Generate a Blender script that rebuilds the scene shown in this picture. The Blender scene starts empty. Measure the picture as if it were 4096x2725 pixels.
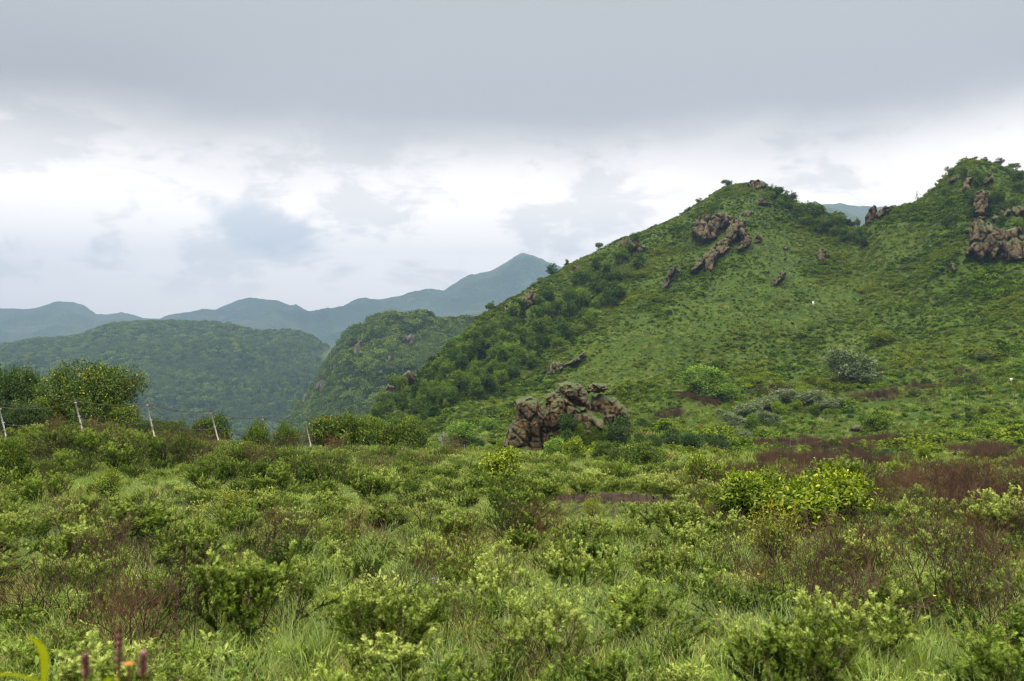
import bpy, math, random
import numpy as np
from mathutils import Vector, Matrix
from mathutils.bvhtree import BVHTree

C = bpy.context.scene.collection
SC = bpy.context.scene
R = math.radians
F = 853.0                      # focal length in picture widths of 1024
HY = 340.5                     # picture row of the horizon
RNG = np.random.default_rng(11)
random.seed(11)

# ------------------------------------------------------------------ camera
cam = bpy.data.objects.new('camera', bpy.data.cameras.new('camera'))
C.objects.link(cam); SC.camera = cam
cam.data.sensor_width = 36.0; cam.data.lens = F / 1024 * 36
cam.rotation_euler = (R(90), 0, 0)
cam.data.clip_start = 0.05; cam.data.clip_end = 20000
cam.data.dof.use_dof = True; cam.data.dof.focus_distance = 11.0; cam.data.dof.aperture_fstop = 6.3

# ------------------------------------------------------------------ world
W = bpy.data.worlds.new("World"); SC.world = W; W.use_nodes = True
nt = W.node_tree; nt.nodes.clear()


def N(tree, kind, **kw):
    n = tree.nodes.new(kind)
    for k, v in kw.items():
        if k in ('operation', 'blend_type', 'data_type', 'sky_type', 'feature', 'noise_dimensions', 'interpolation_type', 'attribute_name', 'distance', 'clamp', 'noise_type'):
            setattr(n, k, v)
        elif k.startswith('i'):
            n.inputs[int(k[1:])].default_value = v
    return n


def M(tree, op, a, b=None, c=None, clamp=False):
    n = tree.nodes.new('ShaderNodeMath'); n.operation = op; n.use_clamp = clamp
    for i, v in enumerate((a, b, c)):
        if v is None: continue
        if isinstance(v, (int, float)): n.inputs[i].default_value = v
        else: tree.links.new(v, n.inputs[i])
    return n.outputs[0]


def SS(tree, v, a, b):          # smoothstep
    n = tree.nodes.new('ShaderNodeMapRange'); n.interpolation_type = 'SMOOTHSTEP'
    tree.links.new(v, n.inputs[0])
    n.inputs[1].default_value = a; n.inputs[2].default_value = b
    n.inputs[3].default_value = 0; n.inputs[4].default_value = 1
    return n.outputs[0]


def MIX(tree, f, a, b, blend='MIX'):
    n = tree.nodes.new('ShaderNodeMix'); n.data_type = 'RGBA'; n.blend_type = blend
    for s, v in ((n.inputs[0], f), (n.inputs[6], a), (n.inputs[7], b)):
        if isinstance(v, (int, float)): s.default_value = v
        elif isinstance(v, tuple): s.default_value = (*v, 1)
        else: tree.links.new(v, s)
    return n.outputs[2]


def NOISE(tree, vec, scale, detail=4, rough=0.55, dist=0.0):
    n = tree.nodes.new('ShaderNodeTexNoise')
    n.inputs['Scale'].default_value = scale; n.inputs['Detail'].default_value = detail
    n.inputs['Roughness'].default_value = rough; n.inputs['Distortion'].default_value = dist
    if vec is not None: tree.links.new(vec, n.inputs['Vector'])
    return n.outputs['Fac']


SUN_EL, SUN_AZ = R(58), R(-150)   # azimuth clockwise from the view direction (+Y)
tc = nt.nodes.new('ShaderNodeTexCoord')
sep = nt.nodes.new('ShaderNodeSeparateXYZ'); nt.links.new(tc.outputs['Generated'], sep.inputs[0])
X_, Y_, Z_ = sep.outputs
mp = nt.nodes.new('ShaderNodeMapping'); nt.links.new(tc.outputs['Generated'], mp.inputs[0])
mp.inputs['Scale'].default_value = (1, 1, 2.2)
n_big = NOISE(nt, mp.outputs[0], 2.6, 5, 0.5)
n_mid = NOISE(nt, mp.outputs[0], 7.0, 7, 0.55, 0.3)
n_soft = NOISE(nt, mp.outputs[0], 1.3, 2, 0.4)
warp = M(nt, 'MULTIPLY', M(nt, 'SUBTRACT', n_big, 0.5), 0.10)
zw = M(nt, 'ADD', Z_, warp)
# heavy grey deck above, bright broken cloud below it
deck = SS(nt, zw, 0.145, 0.265)
n_det = NOISE(nt, mp.outputs[0], 15.0, 6, 0.6, 0.6)
bright = MIX(nt, SS(nt, M(nt, 'ADD', M(nt, 'MULTIPLY', n_mid, .68), M(nt, 'MULTIPLY', n_det, .32)), 0.41, 0.51), (1.20, 1.11, 1.04), (1.58, 1.43, 1.31))
low = MIX(nt, SS(nt, Z_, 0.02, 0.10), (1.34, 1.22, 1.13), bright)
grey = MIX(nt, SS(nt, n_soft, 0.35, 0.65), (0.385, 0.37, 0.365), (0.51, 0.50, 0.50))
greyb = MIX(nt, SS(nt, zw, 0.19, 0.42), grey, (0.49, 0.49, 0.485))
cl = MIX(nt, deck, low, greyb)
# a ragged opening with thin bluish cloud in it
hd = Vector((-0.295, 1, 0.132)).normalized()
dx = M(nt, 'SUBTRACT', X_, hd.x); dz = M(nt, 'SUBTRACT', Z_, hd.z)
dzz = M(nt, 'ADD', dz, M(nt, 'MULTIPLY', dx, 0.25))
rr = M(nt, 'ADD', M(nt, 'POWER', M(nt, 'DIVIDE', dx, 0.055), 2), M(nt, 'POWER', M(nt, 'DIVIDE', dzz, 0.024), 2))
rr = M(nt, 'ADD', rr, M(nt, 'MULTIPLY', M(nt, 'SUBTRACT', n_mid, 0.5), 5.5))
front = SS(nt, Y_, 0.1, 0.3)
hole = M(nt, 'MULTIPLY', M(nt, 'SUBTRACT', 1, SS(nt, rr, 0.1, 1.7)), front)
cl = MIX(nt, M(nt, 'MULTIPLY', hole, 0.95), cl, (0.88, 0.88, 0.90))
# overhead sky, out of frame: brightness raised to light the land
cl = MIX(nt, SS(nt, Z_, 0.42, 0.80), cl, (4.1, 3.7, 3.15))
sky = nt.nodes.new('ShaderNodeTexSky'); sky.sky_type = 'NISHITA'; sky.sun_disc = False
sky.sun_elevation = SUN_EL; sky.sun_rotation = SUN_AZ
bg1 = nt.nodes.new('ShaderNodeBackground'); nt.links.new(sky.outputs[0], bg1.inputs[0]); bg1.inputs[1].default_value = 0.10
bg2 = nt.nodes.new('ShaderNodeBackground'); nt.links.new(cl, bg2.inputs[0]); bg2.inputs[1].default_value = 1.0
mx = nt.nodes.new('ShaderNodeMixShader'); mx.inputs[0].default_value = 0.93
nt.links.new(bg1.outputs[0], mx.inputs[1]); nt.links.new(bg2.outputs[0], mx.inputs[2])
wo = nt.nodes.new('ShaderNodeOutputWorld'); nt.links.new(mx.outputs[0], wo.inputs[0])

# ------------------------------------------------------------------ sun, exposure
sl = bpy.data.lights.new('sun', 'SUN'); sl.energy = 1.5; sl.angle = R(14); sl.color = (1, 0.96, 0.89)
so = bpy.data.objects.new('sun', sl); C.objects.link(so)
sd = Vector((math.sin(SUN_AZ) * math.cos(SUN_EL), math.cos(SUN_AZ) * math.cos(SUN_EL), math.sin(SUN_EL)))
so.rotation_euler = (-sd).to_track_quat('-Z', 'Y').to_euler()
SC.view_settings.view_transform = 'Standard'; SC.view_settings.look = 'None'
SC.view_settings.exposure = 0.38; SC.view_settings.gamma = 1.0
SC.render.engine = 'CYCLES'
cy = SC.cycles
cy.max_bounces = 5; cy.diffuse_bounces = 3; cy.glossy_bounces = 1; cy.transmission_bounces = 3; cy.volume_bounces = 0
cy.transparent_max_bounces = 4; cy.caustics_reflective = False; cy.caustics_refractive = False
cy.use_denoising = True; cy.use_adaptive_sampling = False; cy.sampling_pattern = 'BLUE_NOISE'; SC.cycles.filter_width = 1.2
try: cy.denoising_prefilter = 'ACCURATE'
except Exception: pass


# ================================================================== helpers
def proj(P):
    P = np.asarray(P, float)
    Yc = np.maximum(P[..., 1], 0.05)
    return 512 + F * P[..., 0] / Yc, HY - F * P[..., 2] / Yc


def unproj(px, py, Y):
    return np.array([(px - 512) / F * Y, Y, (HY - py) / F * Y])


def _h(ix, iy, iz, s):
    h = (ix.astype(np.int64) * 374761393 + iy.astype(np.int64) * 668265263 + iz.astype(np.int64) * 2147483647 + s * 144269504) & 0xffffffff
    h = ((h ^ (h >> 13)) * 1274126177) & 0xffffffff
    h = (h ^ (h >> 16)) & 0xffffffff
    return h


def vnoise(P, s=0):
    P = np.asarray(P, float); i = np.floor(P).astype(np.int64); f = P - i
    f = f * f * f * (f * (f * 6 - 15) + 10); out = 0
    for a in (0, 1):
        for b in (0, 1):
            for c in (0, 1):
                w = (f[..., 0] if a else 1 - f[..., 0]) * (f[..., 1] if b else 1 - f[..., 1]) * (f[..., 2] if c else 1 - f[..., 2])
                out = out + w * (_h(i[..., 0] + a, i[..., 1] + b, i[..., 2] + c, s) / 4294967295.0)
    return out * 2 - 1


def fbm(P, octv=4, s=0, g=0.5):
    P = np.asarray(P, float); o = 0; a = 1.0; t = 0
    for k in range(octv):
        o = o + a * vnoise(P * (2.03 ** k) + 17.3 * k, s + k); t += a; a *= g
    return o / t


CZ = [None]


def cellnoise(P, s=0, jit=0.95):
    """nearest-cell voronoi: returns (distance, random value of cell, F2-F1)"""
    P = np.asarray(P, float); i = np.floor(P).astype(np.int64)
    d1 = np.full(P.shape[:-1], 9.0); d2 = d1.copy(); v = np.zeros(P.shape[:-1]); CZ[0] = np.zeros(P.shape[:-1])
    for a in (-1, 0, 1):
        for b in (-1, 0, 1):
            for c in (-1, 0, 1):
                q = i + np.array([a, b, c]); h = [_h(q[..., 0], q[..., 1], q[..., 2], s + k) / 4294967295.0 for k in range(4)]
                ctr = q + 0.5 + (np.stack(h[:3], -1) - 0.5) * jit
                d = np.sqrt(((P - ctr) ** 2).sum(-1)); m = d < d1
                d2 = np.where(m, d1, np.minimum(d2, d)); v = np.where(m, h[3], v); d1 = np.where(m, d, d1); CZ[0] = np.where(m, ctr[..., 2], CZ[0])
    return d1, v, d2 - d1


def me(name, V, Fs, mat=None, smooth=False, attrs=None):
    """Fs: list of int arrays (n,3) / (n,4)"""
    if not isinstance(Fs, (list, tuple)): Fs = [Fs]
    Fs = [np.asarray(f, np.int32) for f in Fs if len(f)]
    m = bpy.data.meshes.new(name); V = np.asarray(V, np.float32)
    m.vertices.add(len(V)); m.vertices.foreach_set('co', V.ravel())
    nl = sum(f.size for f in Fs); npoly = sum(len(f) for f in Fs)
    m.loops.add(nl); m.polygons.add(npoly)
    m.loops.foreach_set('vertex_index', np.concatenate([f.ravel() for f in Fs]))
    tot = np.concatenate([np.full(len(f), f.shape[1], np.int32) for f in Fs])
    st = np.concatenate([[0], np.cumsum(tot)[:-1]]).astype(np.int32)
    m.polygons.foreach_set('loop_start', st)
    try: m.polygons.foreach_set('loop_total', tot)
    except Exception: pass
    if smooth: m.polygons.foreach_set('use_smooth', np.ones(npoly, bool))
    for k, a in (attrs or {}).items():
        at = m.attributes.new(k, 'FLOAT', 'POINT'); at.data.foreach_set('value', np.asarray(a, np.float32))
    m.update(calc_edges=True)
    if mat: m.materials.append(mat)
    return m


def ob(name, mesh, parent=None, loc=None, link=True):
    o = bpy.data.objects.new(name, mesh)
    if link: C.objects.link(o)
    if parent: o.parent = parent
    if loc is not None: o.location = loc
    return o


def tag(o, label=None, cat=None, group=None, kind=None):
    for k, v in (('label', label), ('category', cat), ('group', group), ('kind', kind)):
        if v: o[k] = v
    return o


def empty(name, loc=(0, 0, 0), rz=0.0, sc=1.0):
    o = bpy.data.objects.new(name, None); C.objects.link(o); o.empty_display_size = 0.2
    o.location = loc; o.rotation_euler = (0, 0, rz); o.scale = (sc,) * 3 if isinstance(sc, (int, float)) else sc
    return o


def basis(D):
    D = D / (np.linalg.norm(D, axis=-1, keepdims=True) + 1e-9)
    up = np.where(np.abs(D[..., 2:3]) > 0.9, np.array([1.0, 0, 0]), np.array([0, 0, 1.0]))
    A = np.cross(D, up); A /= np.linalg.norm(A, axis=-1, keepdims=True) + 1e-9
    return D, A, np.cross(A, D)


class Tri:
    """gathers template shapes at many places"""
    def __init__(s): s.V = []; s.F = []; s.T = []; s.n = 0

    def add(s, V, Fc, T=None):
        V = np.asarray(V, float).reshape(-1, 3); s.V.append(V); s.F.append(np.asarray(Fc) + s.n)
        s.T.append(np.broadcast_to(0.5 if T is None else T, (len(V),)).astype(float)); s.n += len(V)

    def leaves(s, P, D, up, L, Wd, tmpl, T):
        """P,D,up (n,3); template (k,3): x along leaf, y across, z up"""
        tv, tf = tmpl; n = len(P); D, A, B = basis(D)
        A2 = np.cross(D, up); nn = np.linalg.norm(A2, axis=-1, keepdims=True); A = np.where(nn > 0.05, A2 / (nn + 1e-9), A); B = np.cross(A, D)
        L = np.broadcast_to(L, (n,))[:, None, None]; Wd = np.broadcast_to(Wd, (n,))[:, None, None]
        V = P[:, None] + D[:, None] * tv[None, :, 0:1] * L + A[:, None] * tv[None, :, 1:2] * Wd + B[:, None] * tv[None, :, 2:3] * L
        Fc = (tf[None] + (np.arange(n) * len(tv))[:, None, None]).reshape(-1, tf.shape[1])
        s.V.append(V.reshape(-1, 3)); s.F.append(Fc + s.n); s.T.append(np.repeat(np.broadcast_to(T, (n,)), len(tv))); s.n += n * len(tv)

    def tubes(s, P0, P1, r0, r1, k=3, T=0.5):
        P0 = np.asarray(P0, float); P1 = np.asarray(P1, float); n = len(P0)
        if n == 0: return
        D, A, B = basis(P1 - P0); an = np.arange(k) * 2 * math.pi / k
        ring = A[:, None] * np.cos(an)[None, :, None] + B[:, None] * np.sin(an)[None, :, None]
        r0 = np.broadcast_to(r0, (n,))[:, None, None]; r1 = np.broadcast_to(r1, (n,))[:, None, None]
        V = np.concatenate([P0[:, None] + ring * r0, P1[:, None] + ring * r1], 1)
        q = []
        for i in range(k):
            j = (i + 1) % k; q += [[i, j, k + j], [i, k + j, k + i]]
        Fc = (np.array(q)[None] + (np.arange(n) * 2 * k)[:, None, None]).reshape(-1, 3)
        s.V.append(V.reshape(-1, 3)); s.F.append(Fc + s.n); s.T.append(np.full(n * 2 * k, T)); s.n += n * 2 * k

    def mesh(s, name, mat, smooth=False):
        return me(name, np.concatenate(s.V), [np.concatenate(s.F)], mat, smooth, {'tint': np.concatenate(s.T)})


# leaf templates
T_DIAMOND = (np.array([[0, 0, 0], [.45, .5, .06], [1, 0, 0], [.45, -.5, .06]], float), np.array([[0, 2, 1], [0, 3, 2]]))
T_ELL = (np.array([[0, 0, 0], [.3, .42, .09], [.7, .36, .07], [1, 0, -.1], [.7, -.36, .07], [.3, -.42, .09], [.5, 0, 0]], float),
         np.array([[0, 6, 1], [1, 6, 2], [2, 6, 3], [3, 6, 4], [4, 6, 5], [5, 6, 0]]))
T_PIN = (np.array([[0, 0, 0], [.5, .07, .03], [1, 0, -.08], [.5, -.07, .03],
                   [.25, .04, 0], [.62, .42, .07], [.42, .05, .02], [.25, -.04, 0], [.62, -.42, .07], [.42, -.05, .02],
                   [.5, .04, 0], [.88, .33, .02], [.66, .04, 0], [.5, -.04, 0], [.88, -.33, .02], [.66, -.04, 0],
                   [.08, .02, 0], [.30, .33, .06], [.2, .04, 0], [.08, -.02, 0], [.30, -.33, .06], [.2, -.04, 0]], float),
         np.array([[0, 2, 1], [0, 3, 2], [4, 6, 5], [7, 8, 9], [10, 12, 11], [13, 14, 15], [16, 18, 17], [19, 20, 21]]))


def rand_unit(n, rng):
    v = rng.normal(size=(n, 3)); return v / np.linalg.norm(v, axis=1, keepdims=True)


# ================================================================== materials
def foliage(name, cols, trans=0.3, rough=0.6, spec=0.15, wpos=0.0, wcol=None, rnd=0.6):
    """cols: dark/old colour, middle, young/tip colour (true leaf colours picked by the leaf's own tint)"""
    m = bpy.data.materials.new(name); m.use_nodes = True; t = m.node_tree; t.nodes.clear()
    at = t.nodes.new('ShaderNodeAttribute'); at.attribute_name = 'tint'
    oi = t.nodes.new('ShaderNodeObjectInfo')
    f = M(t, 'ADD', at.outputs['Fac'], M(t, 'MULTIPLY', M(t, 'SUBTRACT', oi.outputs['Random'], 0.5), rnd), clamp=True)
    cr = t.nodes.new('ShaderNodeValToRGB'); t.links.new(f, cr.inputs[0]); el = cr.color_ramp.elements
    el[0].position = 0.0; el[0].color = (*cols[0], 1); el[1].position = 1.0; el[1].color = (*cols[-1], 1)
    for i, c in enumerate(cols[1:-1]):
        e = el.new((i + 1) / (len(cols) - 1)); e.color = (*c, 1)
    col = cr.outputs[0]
    if wcol:
        gm = t.nodes.new('ShaderNodeNewGeometry')
        nz = NOISE(t, gm.outputs['Position'], wpos, 3, 0.6)
        col = MIX(t, M(t, 'MULTIPLY', SS(t, nz, 0.42, 0.62), 0.7), col, wcol)
    pb = t.nodes.new('ShaderNodeBsdfPrincipled'); t.links.new(col, pb.inputs['Base Color'])
    pb.inputs['Roughness'].default_value = rough; pb.inputs['Specular IOR Level'].default_value = spec
    tr = t.nodes.new('ShaderNodeBsdfTranslucent')
    t.links.new(MIX(t, 1.0, col, (1.1, 1.25, 0.55), 'MULTIPLY'), tr.inputs[0])
    mix = t.nodes.new('ShaderNodeMixShader'); mix.inputs[0].default_value = trans
    t.links.new(pb.outputs[0], mix.inputs[1]); t.links.new(tr.outputs[0], mix.inputs[2])
    o = t.nodes.new('ShaderNodeOutputMaterial'); t.links.new(mix.outputs[0], o.inputs[0])
    return m


def plain(name, c1, c2, scale=8.0, rough=0.8, spec=0.3, metal=0.0, bump=0.0, coord='Object', lo=0.4, hi=0.6):
    m = bpy.data.materials.new(name); m.use_nodes = True; t = m.node_tree
    pb = t.nodes['Principled BSDF']; tcn = t.nodes.new('ShaderNodeTexCoord')
    nz = NOISE(t, tcn.outputs[coord], scale, 6, 0.6)
    t.links.new(MIX(t, SS(t, nz, lo, hi), c1, c2), pb.inputs['Base Color'])
    pb.inputs['Roughness'].default_value = rough; pb.inputs['Specular IOR Level'].default_value = spec
    pb.inputs['Metallic'].default_value = metal
    if bump:
        b = t.nodes.new('ShaderNodeBump'); b.inputs['Strength'].default_value = 0.6; b.inputs['Distance'].default_value = bump
        t.links.new(nz, b.inputs['Height']); t.links.new(b.outputs[0], pb.inputs['Normal'])
    return m


def rock_mat(name, s=1.0, purple=0.0):
    m = bpy.data.materials.new(name); m.use_nodes = True; t = m.node_tree
    pb = t.nodes['Principled BSDF']; g = t.nodes.new('ShaderNodeNewGeometry'); P = g.outputs['Position']
    n1 = NOISE(t, P, 0.55 / s, 7, 0.62, 0.4); n2 = NOISE(t, P, 2.6 / s, 7, 0.65); n3 = NOISE(t, P, 9 / s, 5, 0.7)
    base = MIX(t, SS(t, n1, 0.38, 0.62), (0.024, 0.016, 0.008), (0.098, 0.072, 0.040))
    base = MIX(t, SS(t, n2, 0.50, 0.62), base, (0.160, 0.078, 0.013))        # orange lichen
    base = MIX(t, SS(t, n3, 0.62, 0.76), base, (0.16, 0.145, 0.115))          # grey lichen
    if purple: base = MIX(t, purple, base, (0.06, 0.045, 0.045))
    n4 = NOISE(t, P, 1.3 / s, 4, 0.6)
    mp_ = t.nodes.new('ShaderNodeSeparateXYZ'); t.links.new(g.outputs['Normal'], mp_.inputs[0])
    moss = M(t, 'MULTIPLY', SS(t, mp_.outputs[2], 0.45, 0.8), SS(t, n4, 0.40, 0.52))
    base = MIX(t, moss, base, (0.055, 0.085, 0.02))
    t.links.new(base, pb.inputs['Base Color'])
    pb.inputs['Roughness'].default_value = 0.72; pb.inputs['Specular IOR Level'].default_value = 0.35
    b = t.nodes.new('ShaderNodeBump'); b.inputs['Strength'].default_value = 0.9; b.inputs['Distance'].default_value = 0.25 * s
    t.links.new(M(t, 'ADD', n2, M(t, 'MULTIPLY', n3, 0.5)), b.inputs['Height']); t.links.new(b.outputs[0], pb.inputs['Normal'])
    return m


def terrain_mat(name, near=False, far=0):
    m = bpy.data.materials.new(name); m.use_nodes = True; t = m.node_tree
    pb = t.nodes['Principled BSDF']; g = t.nodes.new('ShaderNodeNewGeometry'); P = g.outputs['Position']
    if far == 0:
        a = NOISE(t, P, 0.045, 6, 0.6, 0.3); b_ = NOISE(t, P, 0.35, 6, 0.65); c_ = NOISE(t, P, 2.2, 5, 0.7)
        col = MIX(t, SS(t, a, 0.4, 0.62), (0.016, 0.036, 0.001), (0.028, 0.054, 0.002))
        col = MIX(t, SS(t, b_, 0.42, 0.62), col, (0.040, 0.066, 0.003))
        col = MIX(t, M(t, 'MULTIPLY', SS(t, c_, 0.56, 0.68), 0.7), col, (0.024, 0.046, 0.006))
        dr = t.nodes.new('ShaderNodeAttribute'); dr.attribute_name = 'dry'
        col = MIX(t, M(t, 'MULTIPLY', dr.outputs['Fac'], M(t, 'MULTIPLY', SS(t, b_, 0.40, 0.60), 0.6)), col, (0.040, 0.034, 0.012))
        so_ = t.nodes.new('ShaderNodeAttribute'); so_.attribute_name = 'soil'
        dirt = MIX(t, SS(t, c_, 0.35, 0.65), (0.014, 0.010, 0.006), (0.036, 0.025, 0.016))
        col = MIX(t, so_.outputs['Fac'], col, dirt)
        hgt = M(t, 'ADD', b_, M(t, 'MULTIPLY', c_, 0.4)); bd = 0.35
    elif far == 1:
        a = NOISE(t, P, 0.004, 6, 0.6); b_ = NOISE(t, P, 0.035, 6, 0.65)
        col = MIX(t, SS(t, a, 0.4, 0.6), (0.035, 0.062, 0.016), (0.062, 0.095, 0.026))
        col = MIX(t, SS(t, b_, 0.52, 0.66), col, (0.085, 0.125, 0.036)); hgt = b_; bd = 3.0
    else:
        a = NOISE(t, P, 0.0013, 7, 0.6); b_ = NOISE(t, P, 0.013, 6, 0.7)
        col = MIX(t, SS(t, a, 0.4, 0.6), (0.030, 0.055, 0.022), (0.060, 0.085, 0.035))
        col = MIX(t, M(t, 'MULTIPLY', SS(t, b_, 0.55, 0.7), 0.8), col, (0.10, 0.11, 0.065)); hgt = b_; bd = 40.0
    t.links.new(col, pb.inputs['Base Color']); pb.inputs['Roughness'].default_value = 0.9; pb.inputs['Specular IOR Level'].default_value = 0.15
    b = t.nodes.new('ShaderNodeBump'); b.inputs['Strength'].default_value = 0.8; b.inputs['Distance'].default_value = bd
    t.links.new(hgt, b.inputs['Height']); t.links.new(b.outputs[0], pb.inputs['Normal'])
    return m


MT = {}
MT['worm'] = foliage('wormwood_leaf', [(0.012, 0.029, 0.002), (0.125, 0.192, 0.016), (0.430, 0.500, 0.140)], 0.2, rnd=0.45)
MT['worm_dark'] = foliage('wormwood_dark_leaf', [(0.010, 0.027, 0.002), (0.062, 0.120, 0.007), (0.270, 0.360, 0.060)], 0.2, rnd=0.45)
MT['twig'] = foliage('twig_bark', [(0.014, 0.008, 0.006), (0.050, 0.028, 0.018), (0.130, 0.075, 0.048)], 0.0, 0.8, 0.2, rnd=0.8)
MT['twig_red'] = foliage('red_twig_bark', [(0.05, 0.026, 0.014), (0.095, 0.046, 0.022), (0.15, 0.080, 0.038)], 0.0, 0.8, 0.2)
MT['yellow'] = foliage('yellow_green_leaf', [(0.026, 0.062, 0.003), (0.150, 0.210, 0.008), (0.46, 0.47, 0.014)], 0.28, 0.5, 0.22, rnd=0.25)
MT['yellow2'] = foliage('olive_yellow_leaf', [(0.014, 0.038, 0.002), (0.075, 0.125, 0.005), (0.32, 0.34, 0.010)], 0.22, 0.5, 0.2, rnd=0.2)
MT['orange'] = foliage('orange_yellow_leaf', [(0.050, 0.095, 0.008), (0.19, 0.21, 0.015), (0.40, 0.27, 0.02)], 0.28, 0.5, 0.22, rnd=0.2)
MT['deep'] = foliage('deep_green_leaf', [(0.014, 0.040, 0.005), (0.040, 0.085, 0.010), (0.100, 0.150, 0.018)], 0.22, 0.5, 0.2, rnd=0.3)
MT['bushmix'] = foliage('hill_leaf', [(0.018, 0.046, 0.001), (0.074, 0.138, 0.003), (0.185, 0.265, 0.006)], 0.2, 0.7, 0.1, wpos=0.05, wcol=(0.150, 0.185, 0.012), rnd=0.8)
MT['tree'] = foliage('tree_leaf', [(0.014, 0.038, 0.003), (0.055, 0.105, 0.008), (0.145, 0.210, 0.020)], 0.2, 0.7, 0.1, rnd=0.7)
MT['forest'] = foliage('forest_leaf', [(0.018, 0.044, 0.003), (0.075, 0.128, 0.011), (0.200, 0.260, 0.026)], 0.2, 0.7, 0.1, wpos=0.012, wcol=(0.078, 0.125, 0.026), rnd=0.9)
MT['silver'] = foliage('silver_leaf', [(0.05, 0.075, 0.03), (0.15, 0.195, 0.09), (0.27, 0.32, 0.18)], 0.25, rnd=0.2)
MT['willow'] = foliage('pale_green_leaf', [(0.04, 0.085, 0.006), (0.15, 0.25, 0.03), (0.32, 0.43, 0.08)], 0.35, rnd=0.3)
MT['cream'] = foliage('cream_blossom', [(0.03, 0.06, 0.008), (0.12, 0.16, 0.03), (0.62, 0.56, 0.36)], 0.25, rnd=0.2)
MT['crimson'] = foliage('crimson_shoot', [(0.08, 0.02, 0.01), (0.16, 0.035, 0.02), (0.22, 0.06, 0.03)], 0.2, rnd=0.3)
MT['grass'] = foliage('grass_blade', [(0.038, 0.082, 0.005), (0.145, 0.225, 0.026), (0.36, 0.44, 0.11)], 0.28, 0.6, 0.18, rnd=0.6)
MT['tussock'] = foliage('blue_green_blade', [(0.040, 0.085, 0.016), (0.125, 0.19, 0.055), (0.28, 0.36, 0.14)], 0.28, 0.6, 0.18, rnd=0.35)
MT['straw'] = foliage('dry_blade', [(0.13, 0.075, 0.03), (0.27, 0.17, 0.075), (0.42, 0.30, 0.15)], 0.25, 0.6, 0.3, rnd=0.5)
MT['bark'] = plain('bark', (0.035, 0.025, 0.018), (0.10, 0.08, 0.06), 9, 0.9, 0.2)
MT['rock'] = rock_mat('outcrop_rock', 1.0)
MT['rock_far'] = rock_mat('cliff_rock', 2.6)
MT['rock_dim'] = rock_mat('purple_cliff_rock', 3.5, 0.5)
MT['soil'] = plain('bare_soil', (0.012, 0.008, 0.005), (0.034, 0.022, 0.014), 3.0, 0.95, 0.15, bump=0.05)
MT['steel'] = plain('galvanised_steel', (0.42, 0.43, 0.44), (0.22, 0.14, 0.08), 2.2, 0.55, 0.5, 0.3, lo=0.58, hi=0.66)
MT['wire'] = plain('rusty_wire', (0.05, 0.04, 0.035), (0.09, 0.06, 0.045), 20, 0.7, 0.4, 0.3)
MT['dark_post'] = plain('weathered_post', (0.06, 0.065, 0.065), (0.13, 0.12, 0.11), 6, 0.8)
MT['white'] = plain('white_paint', (0.62, 0.62, 0.60), (0.50, 0.49, 0.46), 5, 0.6)
MT['ground'] = terrain_mat('meadow_ground'); MT['hill1'] = terrain_mat('wooded_ground', far=1); MT['hill2'] = terrain_mat('distant_slope', far=2)
MT['petal_pink'] = foliage('pink_flower', [(0.16, 0.07, 0.08), (0.28, 0.13, 0.15), (0.36, 0.2, 0.2)], 0.3)
MT['petal_orange'] = foliage('orange_flower', [(0.25, 0.09, 0.02), (0.45, 0.18, 0.04), (0.5, 0.25, 0.08)], 0.3)
MT['petal_violet'] = foliage('violet_flower', [(0.10, 0.05, 0.30), (0.16, 0.09, 0.42), (0.24, 0.15, 0.5)], 0.3)
MT['petal_yellow'] = foliage('yellow_flower', [(0.5, 0.33, 0.01), (0.65, 0.45, 0.02), (0.7, 0.5, 0.05)], 0.3)


# ================================================================== terrain
def pchip(xk, Yk, x):
    """monotone cubic; Yk (k, ...) values at xk; x (n,)"""
    xk = np.asarray(xk, float); h = np.diff(xk); sh = (len(h),) + (1,) * (Yk.ndim - 1)
    d = np.diff(Yk, axis=0) / h.reshape(sh); m = np.zeros_like(Yk)
    a, b = d[:-1], d[1:]; w1 = (2 * h[1:] + h[:-1]).reshape((-1,) + (1,) * (Yk.ndim - 1)); w2 = (h[1:] + 2 * h[:-1]).reshape((-1,) + (1,) * (Yk.ndim - 1))
    ok = (a * b) > 0
    with np.errstate(divide='ignore', invalid='ignore'):
        hm = (w1 + w2) / (w1 / np.where(ok, a, 1) + w2 / np.where(ok, b, 1))
    m[1:-1] = np.where(ok, hm, 0); m[0] = d[0]; m[-1] = d[-1]
    i = np.clip(np.searchsorted(xk, x) - 1, 0, len(h) - 1); t = (x - xk[i]) / h[i]
    ts = t.reshape((-1,) + (1,) * (Yk.ndim - 1)); hs = h[i].reshape(ts.shape)
    return ((1 + 2 * ts) * (1 - ts) ** 2) * Yk[i] + (ts * (1 - ts) ** 2) * hs * m[i] + (ts * ts * (3 - 2 * ts)) * Yk[i + 1] + (ts * ts * (ts - 1)) * hs * m[i + 1]


def grid_faces(nr, nc):
    i = np.arange(nr - 1)[:, None] * nc + np.arange(nc - 1)[None]
    return np.stack([i, i + 1, i + nc + 1, i + nc], -1).reshape(-1, 4)


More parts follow.
